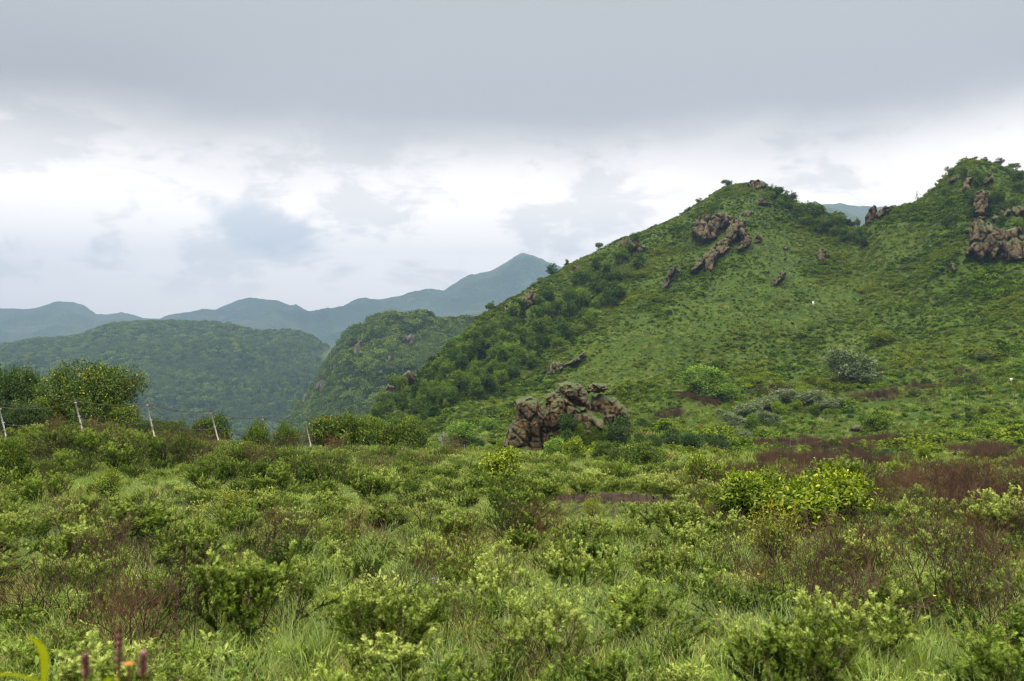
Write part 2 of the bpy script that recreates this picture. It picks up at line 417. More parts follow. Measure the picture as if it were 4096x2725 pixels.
# per column: picture x -> picture y of the ground at depth 16, 30, 45, 70, then (depth, y) pairs up to the ridge
L_ = [(100, 600), (140, 600), (180, 600), (260, 590)]
cols = [
    (-4200, 502, 446, 475, 540, L_), (-600, 502, 442, 475, 545, L_), (0, 500, 434, 480, 560, L_), (90, 500, 432, 482, 560, L_), (150, 500, 441, 480, 560, L_),
    (230, 500, 451, 476, 545, L_), (285, 500, 457, 470, 520, [(100, 560), (135, 560), (160, 545), (200, 520)]),
    (330, 500, 458, 464, 482, [(100, 505), (130, 492), (150, 474), (165, 452)]),
    (360, 500, 459, 462, 470, [(100, 472), (125, 458), (145, 440), (175, 419)]),
    (385, 500, 460, 461, 465, [(100, 462), (130, 446), (160, 426), (190, 402)]),
    (420, 500, 461, 460, 460, [(100, 452), (140, 426), (175, 399), (210, 373)]),
    (450, 500, 462, 460, 459, [(100, 446), (140, 419), (185, 385), (230, 347)]),
    (500, 500, 464, 460, 457, [(100, 442), (145, 410), (200, 358), (262, 306)]),
    (563, 500, 470, 463, 455, [(100, 438), (150, 395), (215, 325), (285, 270)]),
    (640, 500, 479, 467, 450, [(100, 432), (150, 385), (220, 300), (292, 233)]),
    (685, 500, 481, 469, 451, [(100, 431), (150, 382), (224, 283), (297, 213)]),
    (705, 500, 482, 470, 452, [(100, 430), (150, 380), (225, 274), (299, 200)]),
    (730, 500, 483, 471, 453, [(100, 430), (150, 379), (225, 266), (300, 187)]),
    (757, 500, 484, 472, 453, [(100, 430), (150, 378), (225, 262), (300, 184)]),
    (778, 500, 484, 473, 454, [(100, 431), (150, 377), (220, 272), (296, 196)]),
    (810, 500, 484, 473, 455, [(100, 432), (150, 376), (212, 288), (280, 211)]),
    (862, 500, 483, 473, 456, [(100, 433), (150, 372), (205, 296), (255, 228)]),
    (880, 500, 483, 473, 456, [(100, 432), (148, 371), (203, 290), (252, 215)]),
    (915, 500, 482, 472, 455, [(100, 430), (145, 370), (200, 283), (250, 203)]),
    (932, 500, 482, 472, 455, [(100, 429), (143, 368), (196, 279), (250, 194)]),
    (948, 500, 481, 471, 454, [(100, 428), (142, 366), (193, 276), (250, 178)]),
    (964, 500, 480, 470, 454, [(100, 426), (140, 365), (190, 272), (250, 163)]),
    (990, 500, 480, 469, 452, [(100, 424), (138, 362), (188, 268), (252, 163)]),
    (1024, 500, 479, 467, 450, [(100, 420), (135, 360), (185, 262), (255, 171)]),
    (1200, 500, 476, 462, 442, [(100, 410), (135, 350), (185, 250), (260, 160)]),
    (5200, 500, 470, 455, 435, [(100, 400), (135, 350), (185, 260), (260, 190)])]
rowY, rowZ = [], []
for c in cols:
    ys = [(16, c[1]), (30, c[2]), (45, c[3]), (70, c[4])] + c[5]
    Yl = [-70, -12, 0, 8]; Zl = [-0.4, -1.35, -1.62, -2.22]
    for (Y, y) in ys: Yl.append(Y); Zl.append((HY - y) / F * Y)
    rY, rZ = Yl[-1], Zl[-1]
    Yl += [rY + 14, rY + 60, rY + 160]; Zl += [rZ - 4, rZ - 34, min(rZ - 90, -150)]
    rowY.append(Yl); rowZ.append(Zl)
rowY = np.array(rowY, float); rowZ = np.array(rowZ, float)
xs = np.concatenate([np.linspace(-4200, -300, 40)[:-1], np.linspace(-300, -20, 40)[:-1], np.linspace(-20, 1044, 470), np.linspace(1044, 1300, 40)[1:], np.linspace(1300, 5200, 40)[1:]])
seg = [6, 10, 40, 60, 70, 60, 50, 50, 60, 60, 70, 10, 10, 6]
ts = np.concatenate([[k + j / n for j in range(n)] for k, n in enumerate(seg)] + [[len(seg)]])
ci = [c[0] for c in cols]
YY = pchip(ci, rowY, xs); ZZ = pchip(ci, rowZ, xs)                       # (nx, rows)
rk = np.arange(rowY.shape[1])
YY = pchip(rk, YY.T.copy(), ts); ZZ = pchip(rk, ZZ.T.copy(), ts)         # (nt, nx)
XX = (xs[None] - 512) / F * np.maximum(YY, 8.0)
P = np.stack([XX, YY, ZZ], -1)
q = P * [1, 1, 0]
far_w = np.clip((YY - 75) / 60, 0, 1); mid_w = np.clip((YY - 20) / 30, 0, 1)
dz = 0.07 * fbm(q / 1.6, 3, 1) + 0.10 * fbm(q / 5, 2, 4) * (YY < 400) + mid_w * 0.35 * fbm(q / 7, 3, 2) + far_w * (3.6 * fbm(q / 28, 5, 3) - 1.6 * np.abs(fbm(np.stack([q[..., 0] / 13, q[..., 1] / 40, q[..., 2]], -1), 3, 8)) + 0.8 * np.abs(fbm(q / 9, 3, 6)))
for (bx_, by_, rx_, ry_, hh_) in ((7.4, 75.5, 6.5, 4.5, 2.3), (3.5, 73.5, 4, 3, 1.6)):   # knoll the outcrop stands on
    dz += hh_ * np.exp(-((XX - bx_) / rx_) ** 2 - ((YY - by_) / ry_) ** 2)
# the ridge itself keeps its traced height
ridge_keep = np.exp(-((ts[:, None] - 11) / 0.35) ** 2)
P[..., 2] += dz * (1 - 0.75 * ridge_keep)
TP = P
px_, py_ = proj(P)


def blob(px, py, cx, cy, rx, ry, ang=0.0, s=1.0):
    a = R(ang); dx_ = px - cx; dy_ = py - cy
    u = (dx_ * math.cos(a) + dy_ * math.sin(a)) / rx; v = (-dx_ * math.sin(a) + dy_ * math.cos(a)) / ry
    return np.clip(1.6 * (1 - np.sqrt(u * u + v * v)), 0, 1) * s


CRX = []


def clearing(px, py):
    m = 0 * px
    for (cx, cy, rx, ry) in CRX: m = np.maximum(m, blob(px, py, cx, cy, rx, ry))
    return np.clip(m * 1.4, 0, 1)


def dry_map(px, py, Y):
    d = blob(px, py, 685, 410, 48, 15, -26) + blob(px, py, 830, 468, 95, 11, -3) + blob(px, py, 850, 446, 120, 7, -3, .8)
    d += blob(px, py, 800, 395, 90, 9, 0, .7) + blob(px, py, 930, 385, 90, 18, -3, .6) + blob(px, py, 980, 455, 60, 8, 0, .6) + blob(px, py, 910, 400, 60, 12, 0, .5)
    q_ = np.stack([(px - 512) / F * Y, Y, 0 * Y], -1)
    d = np.where(d > .03, d * .9 + 1.6 * fbm(q_ / 4.5, 4, 19) - .3, 0)
    return np.clip(d * (Y > 35), 0, 1)


def soil_map(px, py, Y):
    s = blob(px, py, 610, 499.5, 72, 4.6, 1.5) * ((Y > 12) & (Y < 27)) + blob(px, py, 700, 636, 20, 42, 20, 1.0) + blob(px, py, 960, 478, 25, 4, 10) * ((Y > 24) & (Y < 60))
    return np.clip(s * 2, 0, 1)


soil = soil_map(px_, py_, YY)
for _row in ():
    pass
nr, nc = YY.shape
Vt = P.reshape(-1, 3); Ft = grid_faces(nr, nc)
g_base = np.clip(1 - (YY - 18) / 14, 0, 1)       # brownish litter under the nearby growth
soil_all = np.clip(soil + 0.55 * g_base, 0, 1)
terr = ob('hillside_ground', me('hillside_ground', Vt, [Ft], MT['ground'], True, {'dry': dry_map(px_, py_, YY).ravel(), 'soil': soil_all.ravel()}))
tag(terr, 'grassy ground running from the viewer up the craggy green hill', 'ground', kind='structure')
terr.name = 'ground'
BV = BVHTree.FromPolygons([tuple(v) for v in Vt.tolist()], Ft.tolist())


def ground_z(x, y, top=300):
    h = BV.ray_cast(Vector((x, y, top)), Vector((0, 0, -1)))
    return h[0].z if h[0] else None


def hit(px, py):
    d = Vector(((px - 512) / F, 1, (HY - py) / F)).normalized()
    h = BV.ray_cast(Vector((0, 0, 0)), d)
    return h[0]


def at(px, Y):
    """a point on the ground at picture column px and depth Y"""
    x = (px - 512) / F * Y; z = ground_z(x, Y); return np.array([x, Y, z if z is not None else -5])


def hill_sheet(name, ridge, Yr, Yb, zb, mat, noise=(0, 1), label='', rows=90, step=2.5, seed=0, Yslope=0.0, bulge=0.15, rough=0.0, back=True):
    xk = [p[0] for p in ridge]; x = np.arange(xk[0], xk[-1] + step, step)
    ry = np.interp(x, xk, [p[1] for p in ridge])
    yr = Yr + Yslope * (x - xk[0]); yb = Yb + Yslope * (x - xk[0]) * 0.8
    t = np.linspace(0, 1, rows)[:, None]
    zr = (HY - ry) / F * yr
    Y = yb + (yr - yb) * t; Z = zb + (zr - zb) * (t + bulge * np.sin(t * math.pi))
    tb = np.linspace(0, 1, 14)[1:, None]
    Y2 = yr + (yr - yb) * 0.6 * tb; Z2 = zr + (zb - zr) * (tb ** 1.4)
    Y = np.concatenate([Y, Y2]); Z = np.concatenate([Z, Z2]); X = (x[None] - 512) / F * Y
    Pp = np.stack([X, Y, Z], -1); a, s = noise
    keep = np.ones(len(Y)); keep[:] = 1 - 0.93 * np.exp(-((np.arange(len(Y)) - (rows - 1)) / (rows * 0.09)) ** 2)
    qq = Pp * [1, 1, 0]
    rib = 1 - 2 * np.abs(fbm(qq / s, 4, seed + 5))
    Pp[..., 2] += keep[:, None] * a * (0.6 * fbm(qq / s, 4, seed) + 0.6 * (rib - .5)) * (t_edge(len(Y), rows))
    if rough: Pp[..., 2] += rough * fbm(Pp / (rough * 3), 3, seed + 9)
    V = Pp.reshape(-1, 3); Fc = grid_faces(*Y.shape)
    o = ob(name, me(name, V, [Fc], mat, True)); tag(o, label, 'hill', kind='structure')
    return o, V, Fc


def t_edge(n, rows):
    e = np.clip(np.arange(n) / (rows * 0.15), 0, 1); return e[:, None]


L2r = [(262, 470), (285, 434), (300, 408), (312, 394), (322, 380), (335, 358), (345, 342), (355, 333), (372, 326), (384, 319), (392, 318), (402, 321), (420, 318), (430, 319), (440, 325), (460, 324), (480, 322), (520, 330), (580, 350)]
o2, V2, F2 = hill_sheet('hill', L2r, 650, 450, -108, MT['hill1'], (15, 75), 'steep wooded spur with purple crags behind the main hill', seed=21, bulge=0.12)
L3r = [(-220, 372), (-120, 358), (0, 348), (30, 345), (60, 342), (82, 338), (100, 331), (112, 327), (135, 325), (165, 324), (200, 325), (226, 326), (240, 329), (255, 333), (275, 333), (290, 333), (303, 335), (312, 340), (320, 347), (332, 351), (345, 354), (360, 356), (400, 375), (470, 400), (560, 420)]
o3, V3, F3 = hill_sheet('hill', L3r, 1400, 850, -146, MT['hill1'], (42, 230), 'broad rounded forested hill across the valley', seed=33, bulge=0.16)
L4r = [(-300, 300), (-120, 312), (0, 307.5), (30, 308), (41, 305.5), (57, 299.5), (73, 300.5), (84, 304), (96, 313), (107, 313.5), (122, 311.6), (132, 314), (144, 317.7), (159, 318.4), (171, 314), (190, 311.6), (202, 308), (215, 308.7), (227, 304), (238, 299.5), (249, 296.5), (263, 298.7), (278, 300), (290, 304.8), (296, 303.8), (307, 310), (324, 312), (338, 309.6), (351, 306.9), (361, 308.4), (381, 308), (395, 303.8), (415, 297.4), (434, 294), (444, 294.5), (452, 288), (462, 281), (472, 275.5), (491, 271.5), (506, 262.9), (516, 256), (523, 253), (533, 256.5), (542, 259.5), (548, 262.9), (558, 266), (566, 269.5), (620, 295), (760, 330)]
o4, V4, F4 = hill_sheet('mountain', L4r, 3600, 2100, -146, MT['hill2'], (150, 500), 'long blue hazy mountain ridge rising to a pointed peak', seed=47, rows=110, step=2.0, rough=3.0, bulge=0.02)
L5r = [(720, 245), (770, 222), (808, 203), (815, 202), (821, 205.8), (831, 207), (849, 214), (864, 222), (885, 234), (940, 262), (1000, 290)]
o5, V5, F5 = hill_sheet('mountain', L5r, 2300, 1650, -146, MT['hill2'], (80, 330), 'blue shoulder of a mountain seen through the saddle', seed=53, rough=4.0)
L6r = [(600, 300), (700, 260), (790, 215), (820, 205), (839, 203.6), (851, 206), (878, 207), (895, 206), (913, 204), (924, 204), (960, 200), (1100, 200), (1300, 220)]
o6, V6, F6 = hill_sheet('mountain', L6r, 2950, 2400, -146, MT['hill2'], (60, 360), 'palest mountain ridge far behind the saddle', seed=59, rough=5.0)
vf = ob('valley_floor', me('valley_floor', [(-5900, 150, -148.5), (5900, 150, -148.5), (5900, 4600, -148.5), (-5900, 4600, -148.5)], [np.array([[0, 1, 2, 3]])], MT['hill1']))
tag(vf, 'wooded valley floor below the hills', 'valley', kind='structure')
BV2 = BVHTree.FromPolygons([tuple(v) for v in V2.tolist()], F2.tolist())


# ================================================================== plant builders (meshes)
def branch_set(rng, n_main, h, spread, levels=3, seg=4, kink=0.25, up=0.5, fork=2, r0=0.008, base_r=0.03, shorten=0.68):
    """returns segments and tips of a shrubby branching frame"""
    S0, S1, RA, RB, tips = [], [], [], [], []
    stack = []
    for i in range(n_main):
        a = rng.uniform(0, 2 * math.pi); el = rng.uniform(0.15, 1.0) ** 0.8 * spread
        d = np.array([math.cos(a) * math.sin(el), math.sin(a) * math.sin(el), math.cos(el)])
        p = np.array([math.cos(a), math.sin(a), 0]) * rng.uniform(0, base_r) - [0, 0, .03]
        stack.append((p, d, h * rng.uniform(.42, .62), r0 * rng.uniform(.7, 1.1), 0))
    while stack:
        p, d, L, r, lv = stack.pop()
        for k in range(seg):
            d = d + rng.normal(size=3) * kink * .5 + [0, 0, up * 0.12]; d /= np.linalg.norm(d)
            p2 = p + d * L / seg; rb = r * (0.86 if k < seg - 1 else 0.7)
            S0.append(p); S1.append(p2); RA.append(r); RB.append(rb)
            if lv < levels - 1 and k >= 1 and rng.random() < .55:
                dd = d + rng.normal(size=3) * .55 + [0, 0, .1]; stack.append((p2, dd / np.linalg.norm(dd), L * shorten * rng.uniform(.6, 1), rb * .7, lv + 1))
            p = p2; r = rb
        if lv < levels - 1:
            for _ in range(fork):
                dd = d + rng.normal(size=3) * .42 + [0, 0, .12]; stack.append((p, dd / np.linalg.norm(dd), L * shorten * rng.uniform(.7, 1.05), r * .8, lv + 1))
        tips.append((p, d))
    return np.array(S0), np.array(S1), np.array(RA), np.array(RB), np.array([t[0] for t in tips]), np.array([t[1] for t in tips])


def wormwood(seed, mat='worm', h=.62, full=1.0, leafL=.035, levels=3):
    rng = np.random.default_rng(seed)
    S0, S1, RA, RB, tp, td = branch_set(rng, 19, h, 1.0, levels, 3, .22, .7, 2, .006, .06)
    st = Tri(); st.tubes(S0, S1, RA * .9, RB * .9, 3, 0.4)
    D0, D1, DA, DB, _, _ = branch_set(rng, 5, h * 1.12, .85, 3, 3, .22, .7, 2, .0045, .08); st.tubes(D0, D1, DA, np.maximum(DB, .0012), 3, 0.6)
    lf = Tri()
    # rosettes at tips + along the upper twigs
    k = rng.random(len(tp)) < full; tp, td = tp[k], td[k]
    zz = tp[:, 2]; zmax = np.percentile(zz, 92)
    mids = (S0 + S1) / 2; mk = (mids[:, 2] > .38 * zmax) & (rng.random(len(mids)) < .88 * full)
    PP = np.concatenate([tp, mids[mk]]); DD = np.concatenate([td, (S1 - S0)[mk]]); kind = np.concatenate([np.ones(len(tp)), np.zeros(mk.sum())])
    DD = DD / np.linalg.norm(DD, axis=1, keepdims=True)
    hgt = np.clip(PP[:, 2] / zmax, 0, 1.1)
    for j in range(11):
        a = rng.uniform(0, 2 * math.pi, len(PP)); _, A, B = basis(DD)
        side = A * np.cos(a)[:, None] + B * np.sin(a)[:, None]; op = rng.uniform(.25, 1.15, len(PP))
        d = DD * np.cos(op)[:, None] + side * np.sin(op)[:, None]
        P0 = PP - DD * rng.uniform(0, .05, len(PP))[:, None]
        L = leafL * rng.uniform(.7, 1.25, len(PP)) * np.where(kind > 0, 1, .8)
        T = np.clip(.02 + .64 * hgt ** 1.5 + .22 * kind - .10 * op + rng.normal(0, .09, len(PP)), 0, 1)  # paler young tips, plus shaded undersides painted in by darkening low leaves
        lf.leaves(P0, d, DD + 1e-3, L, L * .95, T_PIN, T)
    return lf.mesh('wormwood_foliage', MT[mat]), st.mesh('wormwood_stems', MT['twig'])


def twiggy(seed, h=.9, n=7, mat='twig', r0=.009, leafy=0.0):
    rng = np.random.default_rng(seed)
    S0, S1, RA, RB, tp, td = branch_set(rng, n, h, .75, 4, 3, .30, .55, 2, r0, .05, .66)
    st = Tri(); st.tubes(S0, S1, np.maximum(RA, .0016), np.maximum(RB, .0013), 3, 0.5)
    if leafy:
        k = rng.random(len(tp)) < leafy
        st2 = Tri()
        for j in range(5):
            st2.leaves(tp[k], td[k] + rng.normal(size=(k.sum(), 3)) * .7, td[k], .03, .03, T_PIN, rng.uniform(.3, .8, k.sum()))
        return st2.mesh('twig_leaves', MT['worm_dark']), st.mesh('bare_twigs', MT[mat])
    return None, st.mesh('bare_twigs', MT[mat])


def bush(seed, w=1.0, h=.8, n_clump=120, per=26, L=.05, wid=.45, mat='yellow', clr=.11, tmpl=T_ELL, spikes=6, stems=True, lobes=7, tint_top=.5, hollow=.6, bottom=0.0, crim=0.0):
    """leafy crown of many clumps on an uneven envelope; origin at its foot"""
    rng = np.random.default_rng(seed); lf = Tri(); st = Tri()
    lb = rand_unit(lobes, rng); lb[:, 2] = lb[:, 2] * .75 + rng.uniform(-.35, .35, lobes)
    lobec = lb * np.array([w * .27, w * .27, h * .24]) + [0, 0, h * .5]; lobr = rng.uniform(.34, .60, lobes)
    cs = []
    while len(cs) < n_clump:
        i = rng.integers(lobes); u = rand_unit(1, rng)[0]; rr_ = rng.uniform(hollow, 1.0) ** .6
        p = lobec[i] + u * rr_ * lobr[i] * np.array([w * .5, w * .5, h * .5])
        if p[2] < h * (.03 + bottom): continue
        inside = (((p - lobec) / (np.array([w * .5, w * .5, h * .5]) * lobr[:, None])) ** 2).sum(1)
        if (inside < .42).any() and rng.random() < .8: continue
        cs.append(p)
    cs = np.array(cs)
    ctr = np.array([0, 0, h * .42])
    for c in cs:
        out = (c - ctr) / np.array([w, w, h]); out /= np.linalg.norm(out) + 1e-6
        n = rng.integers(int(per * .6), int(per * 1.4) + 1)
        p = c + rng.normal(size=(n, 3)) * clr * np.array([1, 1, .75])
        d = out * .5 + rng.normal(size=(n, 3)) * .75 + [0, 0, .25]
        upv = out[None] * .7 + np.array([0, 0, .8]) + rng.normal(size=(n, 3)) * .3
        # young leaves on the outer tips are yellower
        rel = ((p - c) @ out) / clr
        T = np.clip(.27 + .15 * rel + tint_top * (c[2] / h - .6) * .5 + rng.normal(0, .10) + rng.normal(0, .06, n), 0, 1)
        LL = L * rng.uniform(.65, 1.2, n)
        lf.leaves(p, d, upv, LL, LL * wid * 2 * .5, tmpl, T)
    for _ in range(spikes):
        i = rng.integers(len(cs)); c = cs[i]
        if c[2] < h * .6: continue
        hh = rng.uniform(.10, .22) * h; n = max(8, int(hh / L * 4.0)); t = np.sort(rng.uniform(0, 1, n)); lean = rng.normal(size=2) * .18
        p = c + np.stack([t * hh * lean[0], t * hh * lean[1], t * hh], 1)
        d = np.concatenate([rng.normal(size=(n, 2)), rng.uniform(.3, 1.1, (n, 1))], 1)
        lf.leaves(p, d, np.array([[0, 0, 1.]]) + d * 0, L * (1.1 - .5 * t), L * (1.1 - .5 * t) * wid, tmpl, np.clip(.55 + .35 * t, 0, 1))
        st.tubes([c], [c + [hh * lean[0], hh * lean[1], hh]], .006 * max(1, w / 2), .002, 3)
    sel = cs[rng.choice(len(cs), min(len(cs), 26), replace=False)]
    for c in sel:
        b = np.array([rng.normal() * .04 * w, rng.normal() * .04 * w, -.05 * h]); mid = b * .6 + c * .4 + [0, 0, .12 * h] + rng.normal(size=3) * .03 * w
        st.tubes([b, mid], [mid, c], [.016 * w, .010 * w], [.010 * w, .004 * w], 4)
    cm = None
    if crim:
        cc = Tri(); kk = cs[(cs[:, 2] > h * .45) & (rng.random(len(cs)) < crim)]
        for c in kk:
            out = (c - ctr); out /= np.linalg.norm(out); n = 9
            cc.leaves(c + out * clr * .9 + rng.normal(size=(n, 3)) * L * .6, out + rng.normal(size=(n, 3)) * .5 + [0, 0, .6], np.tile([[0, 0, 1.]], (n, 1)), L * 1.0, L * .6, tmpl, rng.uniform(.2, .9, n))
        cm = cc.mesh('red_shoots', MT['crimson'])
    return lf.mesh('foliage', MT[mat]), st.mesh('stems', MT['bark']), cm


def tree_mesh(seed, w=6., h=7., mat='tree', n_clump=150, per=22, L=.34, multi=3, zl=.38):
    """tapered trunk(s) with limbs, crown of leaf clumps"""
    rng = np.random.default_rng(seed); lf = Tri(); st = Tri(); cs = []
    lobes = 9; lc = []
    for i in range(lobes):
        a = rng.uniform(0, 6.28); r_ = w * .27 * math.sqrt(rng.random()); lc.append([math.cos(a) * r_, math.sin(a) * r_, h * rng.uniform(zl, .82)])
    lc = np.array(lc); lr = w * rng.uniform(.17, .28, lobes)
    while len(cs) < n_clump:
        i = rng.integers(lobes); u = rand_unit(1, rng)[0]; p = lc[i] + u * lr[i] * rng.uniform(.6, 1) * [1, 1, .85]
        if p[2] < h * .16: continue
        cs.append(p)
    cs = np.array(cs); ctr = np.array([0, 0, h * .5])
    for c in cs:
        out = c - ctr; out /= np.linalg.norm(out) + 1e-6; n = rng.integers(per // 2, int(per * 1.5))
        p = c + rng.normal(size=(n, 3)) * w * .042; d = out * .6 + rng.normal(size=(n, 3)) * .8
        upv = out[None] * .7 + np.array([0, 0, .9]) + rng.normal(size=(n, 3)) * .35
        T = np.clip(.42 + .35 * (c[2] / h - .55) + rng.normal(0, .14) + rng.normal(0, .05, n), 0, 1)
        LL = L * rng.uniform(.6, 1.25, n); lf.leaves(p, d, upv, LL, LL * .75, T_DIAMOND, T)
    for m_ in range(multi):
        b = np.array([rng.normal() * .15, rng.normal() * .15, -.4]); top = lc[m_ % lobes]
        pts = [b, b * .5 + top * .5 * np.array([.6, .6, 1]) + [0, 0, .3], top]
        st.tubes(pts[:-1], pts[1:], [.024 * h, .016 * h], [.016 * h, .008 * h], 6)
        for j in range(5):
            tgt = cs[rng.integers(len(cs))]; s_ = pts[1] + (pts[2] - pts[1]) * rng.uniform(0, .7)
            st.tubes([s_], [tgt], .007 * h, .002 * h, 4)
    return lf.mesh('crown', MT[mat]), st.mesh('trunk', MT['bark'])


def lowbush(seed, w=1.9, h=1.15, mat='bushmix', n_clump=42, per=9, L=.26, tmpl=T_DIAMOND):
    f_, s_, _ = bush(seed, w, h, n_clump, per, L, .8, mat, .14 * w / 1.9, tmpl, 0, False, 6, .6, .55)
    return f_


def canopy(seed, w=9., h=7., mat='forest', n_clump=46, per=7, L=1.15, cone=False):
    rng = np.random.default_rng(seed); lf = Tri()
    for i in range(n_clump):
        if cone:
            t = rng.random() ** 1.3; a = rng.uniform(0, 6.28); r_ = w * .5 * (1 - t) * rng.uniform(.5, 1)
            c = np.array([math.cos(a) * r_, math.sin(a) * r_, h * (.1 + .9 * t)]); out = np.array([math.cos(a), math.sin(a), .1])
        else:
            u = rand_unit(1, rng)[0]; u[2] = abs(u[2]) ** .8 * 1.0 - .12; c = u * np.array([w * .5, w * .5, h * .6]) * rng.uniform(.75, 1.02) + [0, 0, h * .4]; out = u
        n = per; p = c + rng.normal(size=(n, 3)) * w * .05
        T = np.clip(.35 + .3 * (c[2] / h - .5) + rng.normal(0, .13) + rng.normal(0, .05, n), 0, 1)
        LL = L * rng.uniform(.6, 1.2, n)
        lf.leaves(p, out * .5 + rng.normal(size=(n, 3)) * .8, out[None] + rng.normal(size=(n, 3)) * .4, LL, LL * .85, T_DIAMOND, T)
    return lf.mesh('canopy', MT[mat])


def blades(seed, n=60, h=.3, spread=.07, mat='grass', wd=.004, lean=.5, seg=4, droop=.8, tl=.25):
    rng = np.random.default_rng(seed); a = rng.uniform(0, 6.28, n); r_ = spread * np.sqrt(rng.random(n))
    b = np.stack([np.cos(a) * r_, np.sin(a) * r_, np.full(n, -.03)], 1)
    a2 = a + rng.normal(size=n) * .8; hd_ = np.stack([np.cos(a2), np.sin(a2), 0 * a2], 1)
    H = h * rng.uniform(.45, 1.1, n); el = rng.uniform(.05, lean, n); cur = rng.uniform(.3, 1.0, n) * droop
    pts = [b]; ang = el.copy(); p = b.copy()
    for k in range(seg):
        p = p + (hd_ * np.sin(ang)[:, None] + np.array([0, 0, 1.]) * np.cos(ang)[:, None]) * (H / seg)[:, None]; pts.append(p); ang = ang + cur / seg * (1 + k * .5)
    side = np.stack([-np.sin(a2), np.cos(a2), 0 * a2], 1)
    V = []
    for k in range(seg + 1):
        w_ = wd * (1 - .85 * (k / seg) ** 1.5) * .5; V += [pts[k] - side * w_, pts[k] + side * w_]
    V = np.stack(V, 1); K = 2 * (seg + 1)
    fc = []
    for k in range(seg): fc += [[2 * k, 2 * k + 1, 2 * k + 3], [2 * k, 2 * k + 3, 2 * k + 2]]
    Fc = (np.array(fc)[None] + (np.arange(n) * K)[:, None, None]).reshape(-1, 3)
    T = (np.clip(rng.normal(.55, .15, n), 0, 1)[:, None] + tl * (np.arange(K) // 2 / seg - .5)[None]).ravel()
    return me('blades', V.reshape(-1, 3), [Fc], MT[mat], False, {'tint': np.clip(T, 0, 1)})


def herb(seed, n=40, h=.16, mat='grass', L=.05, wid=.5, spread=.12, tmpl=T_ELL):
    rng = np.random.default_rng(seed); lf = Tri(); a = rng.uniform(0, 6.28, n); r_ = spread * np.sqrt(rng.random(n))
    p = np.stack([np.cos(a) * r_, np.sin(a) * r_, rng.uniform(.1, 1, n) * h], 1)
    d = np.stack([np.cos(a), np.sin(a), rng.uniform(.2, 1.3, n)], 1) + rng.normal(size=(n, 3)) * .3
    lf.leaves(p, d, np.tile([[0, 0, 1.]], (n, 1)), L * rng.uniform(.6, 1.3, n), L * wid, tmpl, np.clip(rng.normal(.5, .15, n), 0, 1))
    lf.tubes(np.stack([p[:, 0] * .4, p[:, 1] * .4, 0 * r_ - .02], 1), p, .0015, .001, 3, .3)
    return lf.mesh('herb', MT[mat])


# ================================================================== stuff by geometry nodes
def stuff(name, label, cat, pts, rot, scl, pid, meshes):
    """ONE object: its points carry copies of the given meshes"""
    col = bpy.data.collections.new(name + '_kinds')
    for i, m_ in enumerate(meshes):
        col.objects.link(bpy.data.objects.new('%s_kind_%02d' % (name, i), m_))
    m = bpy.data.meshes.new(name); m.vertices.add(len(pts)); m.vertices.foreach_set('co', np.asarray(pts, np.float32).ravel())
    a = m.attributes.new('rot', 'FLOAT_VECTOR', 'POINT'); a.data.foreach_set('vector', np.asarray(rot, np.float32).ravel())
    a = m.attributes.new('scl', 'FLOAT_VECTOR', 'POINT'); a.data.foreach_set('vector', np.asarray(scl, np.float32).ravel())
    a = m.attributes.new('pid', 'INT', 'POINT'); a.data.foreach_set('value', np.asarray(pid, np.int32))
    o = ob(name, m); tag(o, label, cat, kind='stuff')
    g = bpy.data.node_groups.new(name + '_nodes', 'GeometryNodeTree')
    g.interface.new_socket('Geometry', in_out='INPUT', socket_type='NodeSocketGeometry')
    g.interface.new_socket('Geometry', in_out='OUTPUT', socket_type='NodeSocketGeometry')
    gi = g.nodes.new('NodeGroupInput'); go = g.nodes.new('NodeGroupOutput')
    iop = g.nodes.new('GeometryNodeInstanceOnPoints'); cinf = g.nodes.new('GeometryNodeCollectionInfo')
    cinf.inputs['Collection'].default_value = col; cinf.inputs['Separate Children'].default_value = True; cinf.inputs['Reset Children'].default_value = True
    def attr(nm, ty):
        n_ = g.nodes.new('GeometryNodeInputNamedAttribute'); n_.data_type = ty; n_.inputs['Name'].default_value = nm
        return [s_ for s_ in n_.outputs if s_.enabled and s_.name == 'Attribute'][0]
    e2r = g.nodes.new('FunctionNodeEulerToRotation')
    lk = g.links.new
    lk(gi.outputs[0], iop.inputs['Points']); lk(cinf.outputs[0], iop.inputs['Instance'])
    iop.inputs['Pick Instance'].default_value = True
    lk(attr('pid', 'INT'), iop.inputs['Instance Index']); lk(attr('rot', 'FLOAT_VECTOR'), e2r.inputs[0]); lk(e2r.outputs[0], iop.inputs['Rotation'])
    lk(attr('scl', 'FLOAT_VECTOR'), iop.inputs['Scale']); lk(iop.outputs[0], go.inputs[0])
    md = o.modifiers.new('growth', 'NODES'); md.node_group = g
    return o


def face_scatter(V, Fc, n, dens, rng):
    """n points on quads with probability area x density(px,py,Y)"""
    A, B, Cc, D = (V[Fc[:, k]] for k in range(4))
    ar = .5 * np.linalg.norm(np.cross(B - A, Cc - A), axis=1) + .5 * np.linalg.norm(np.cross(Cc - A, D - A), axis=1)
    ctr = (A + B + Cc + D) / 4; px, py = proj(ctr); w = ar * dens(px, py, ctr[:, 1], ctr); w = np.maximum(w, 0)
    cdf = np.cumsum(w); idx = np.searchsorted(cdf, rng.random(n) * cdf[-1]); idx = np.clip(idx, 0, len(w) - 1)
    u = rng.random((n, 1)); v = rng.random((n, 1))
    return A[idx] * (1 - u) * (1 - v) + B[idx] * u * (1 - v) + Cc[idx] * u * v + D[idx] * (1 - u) * v


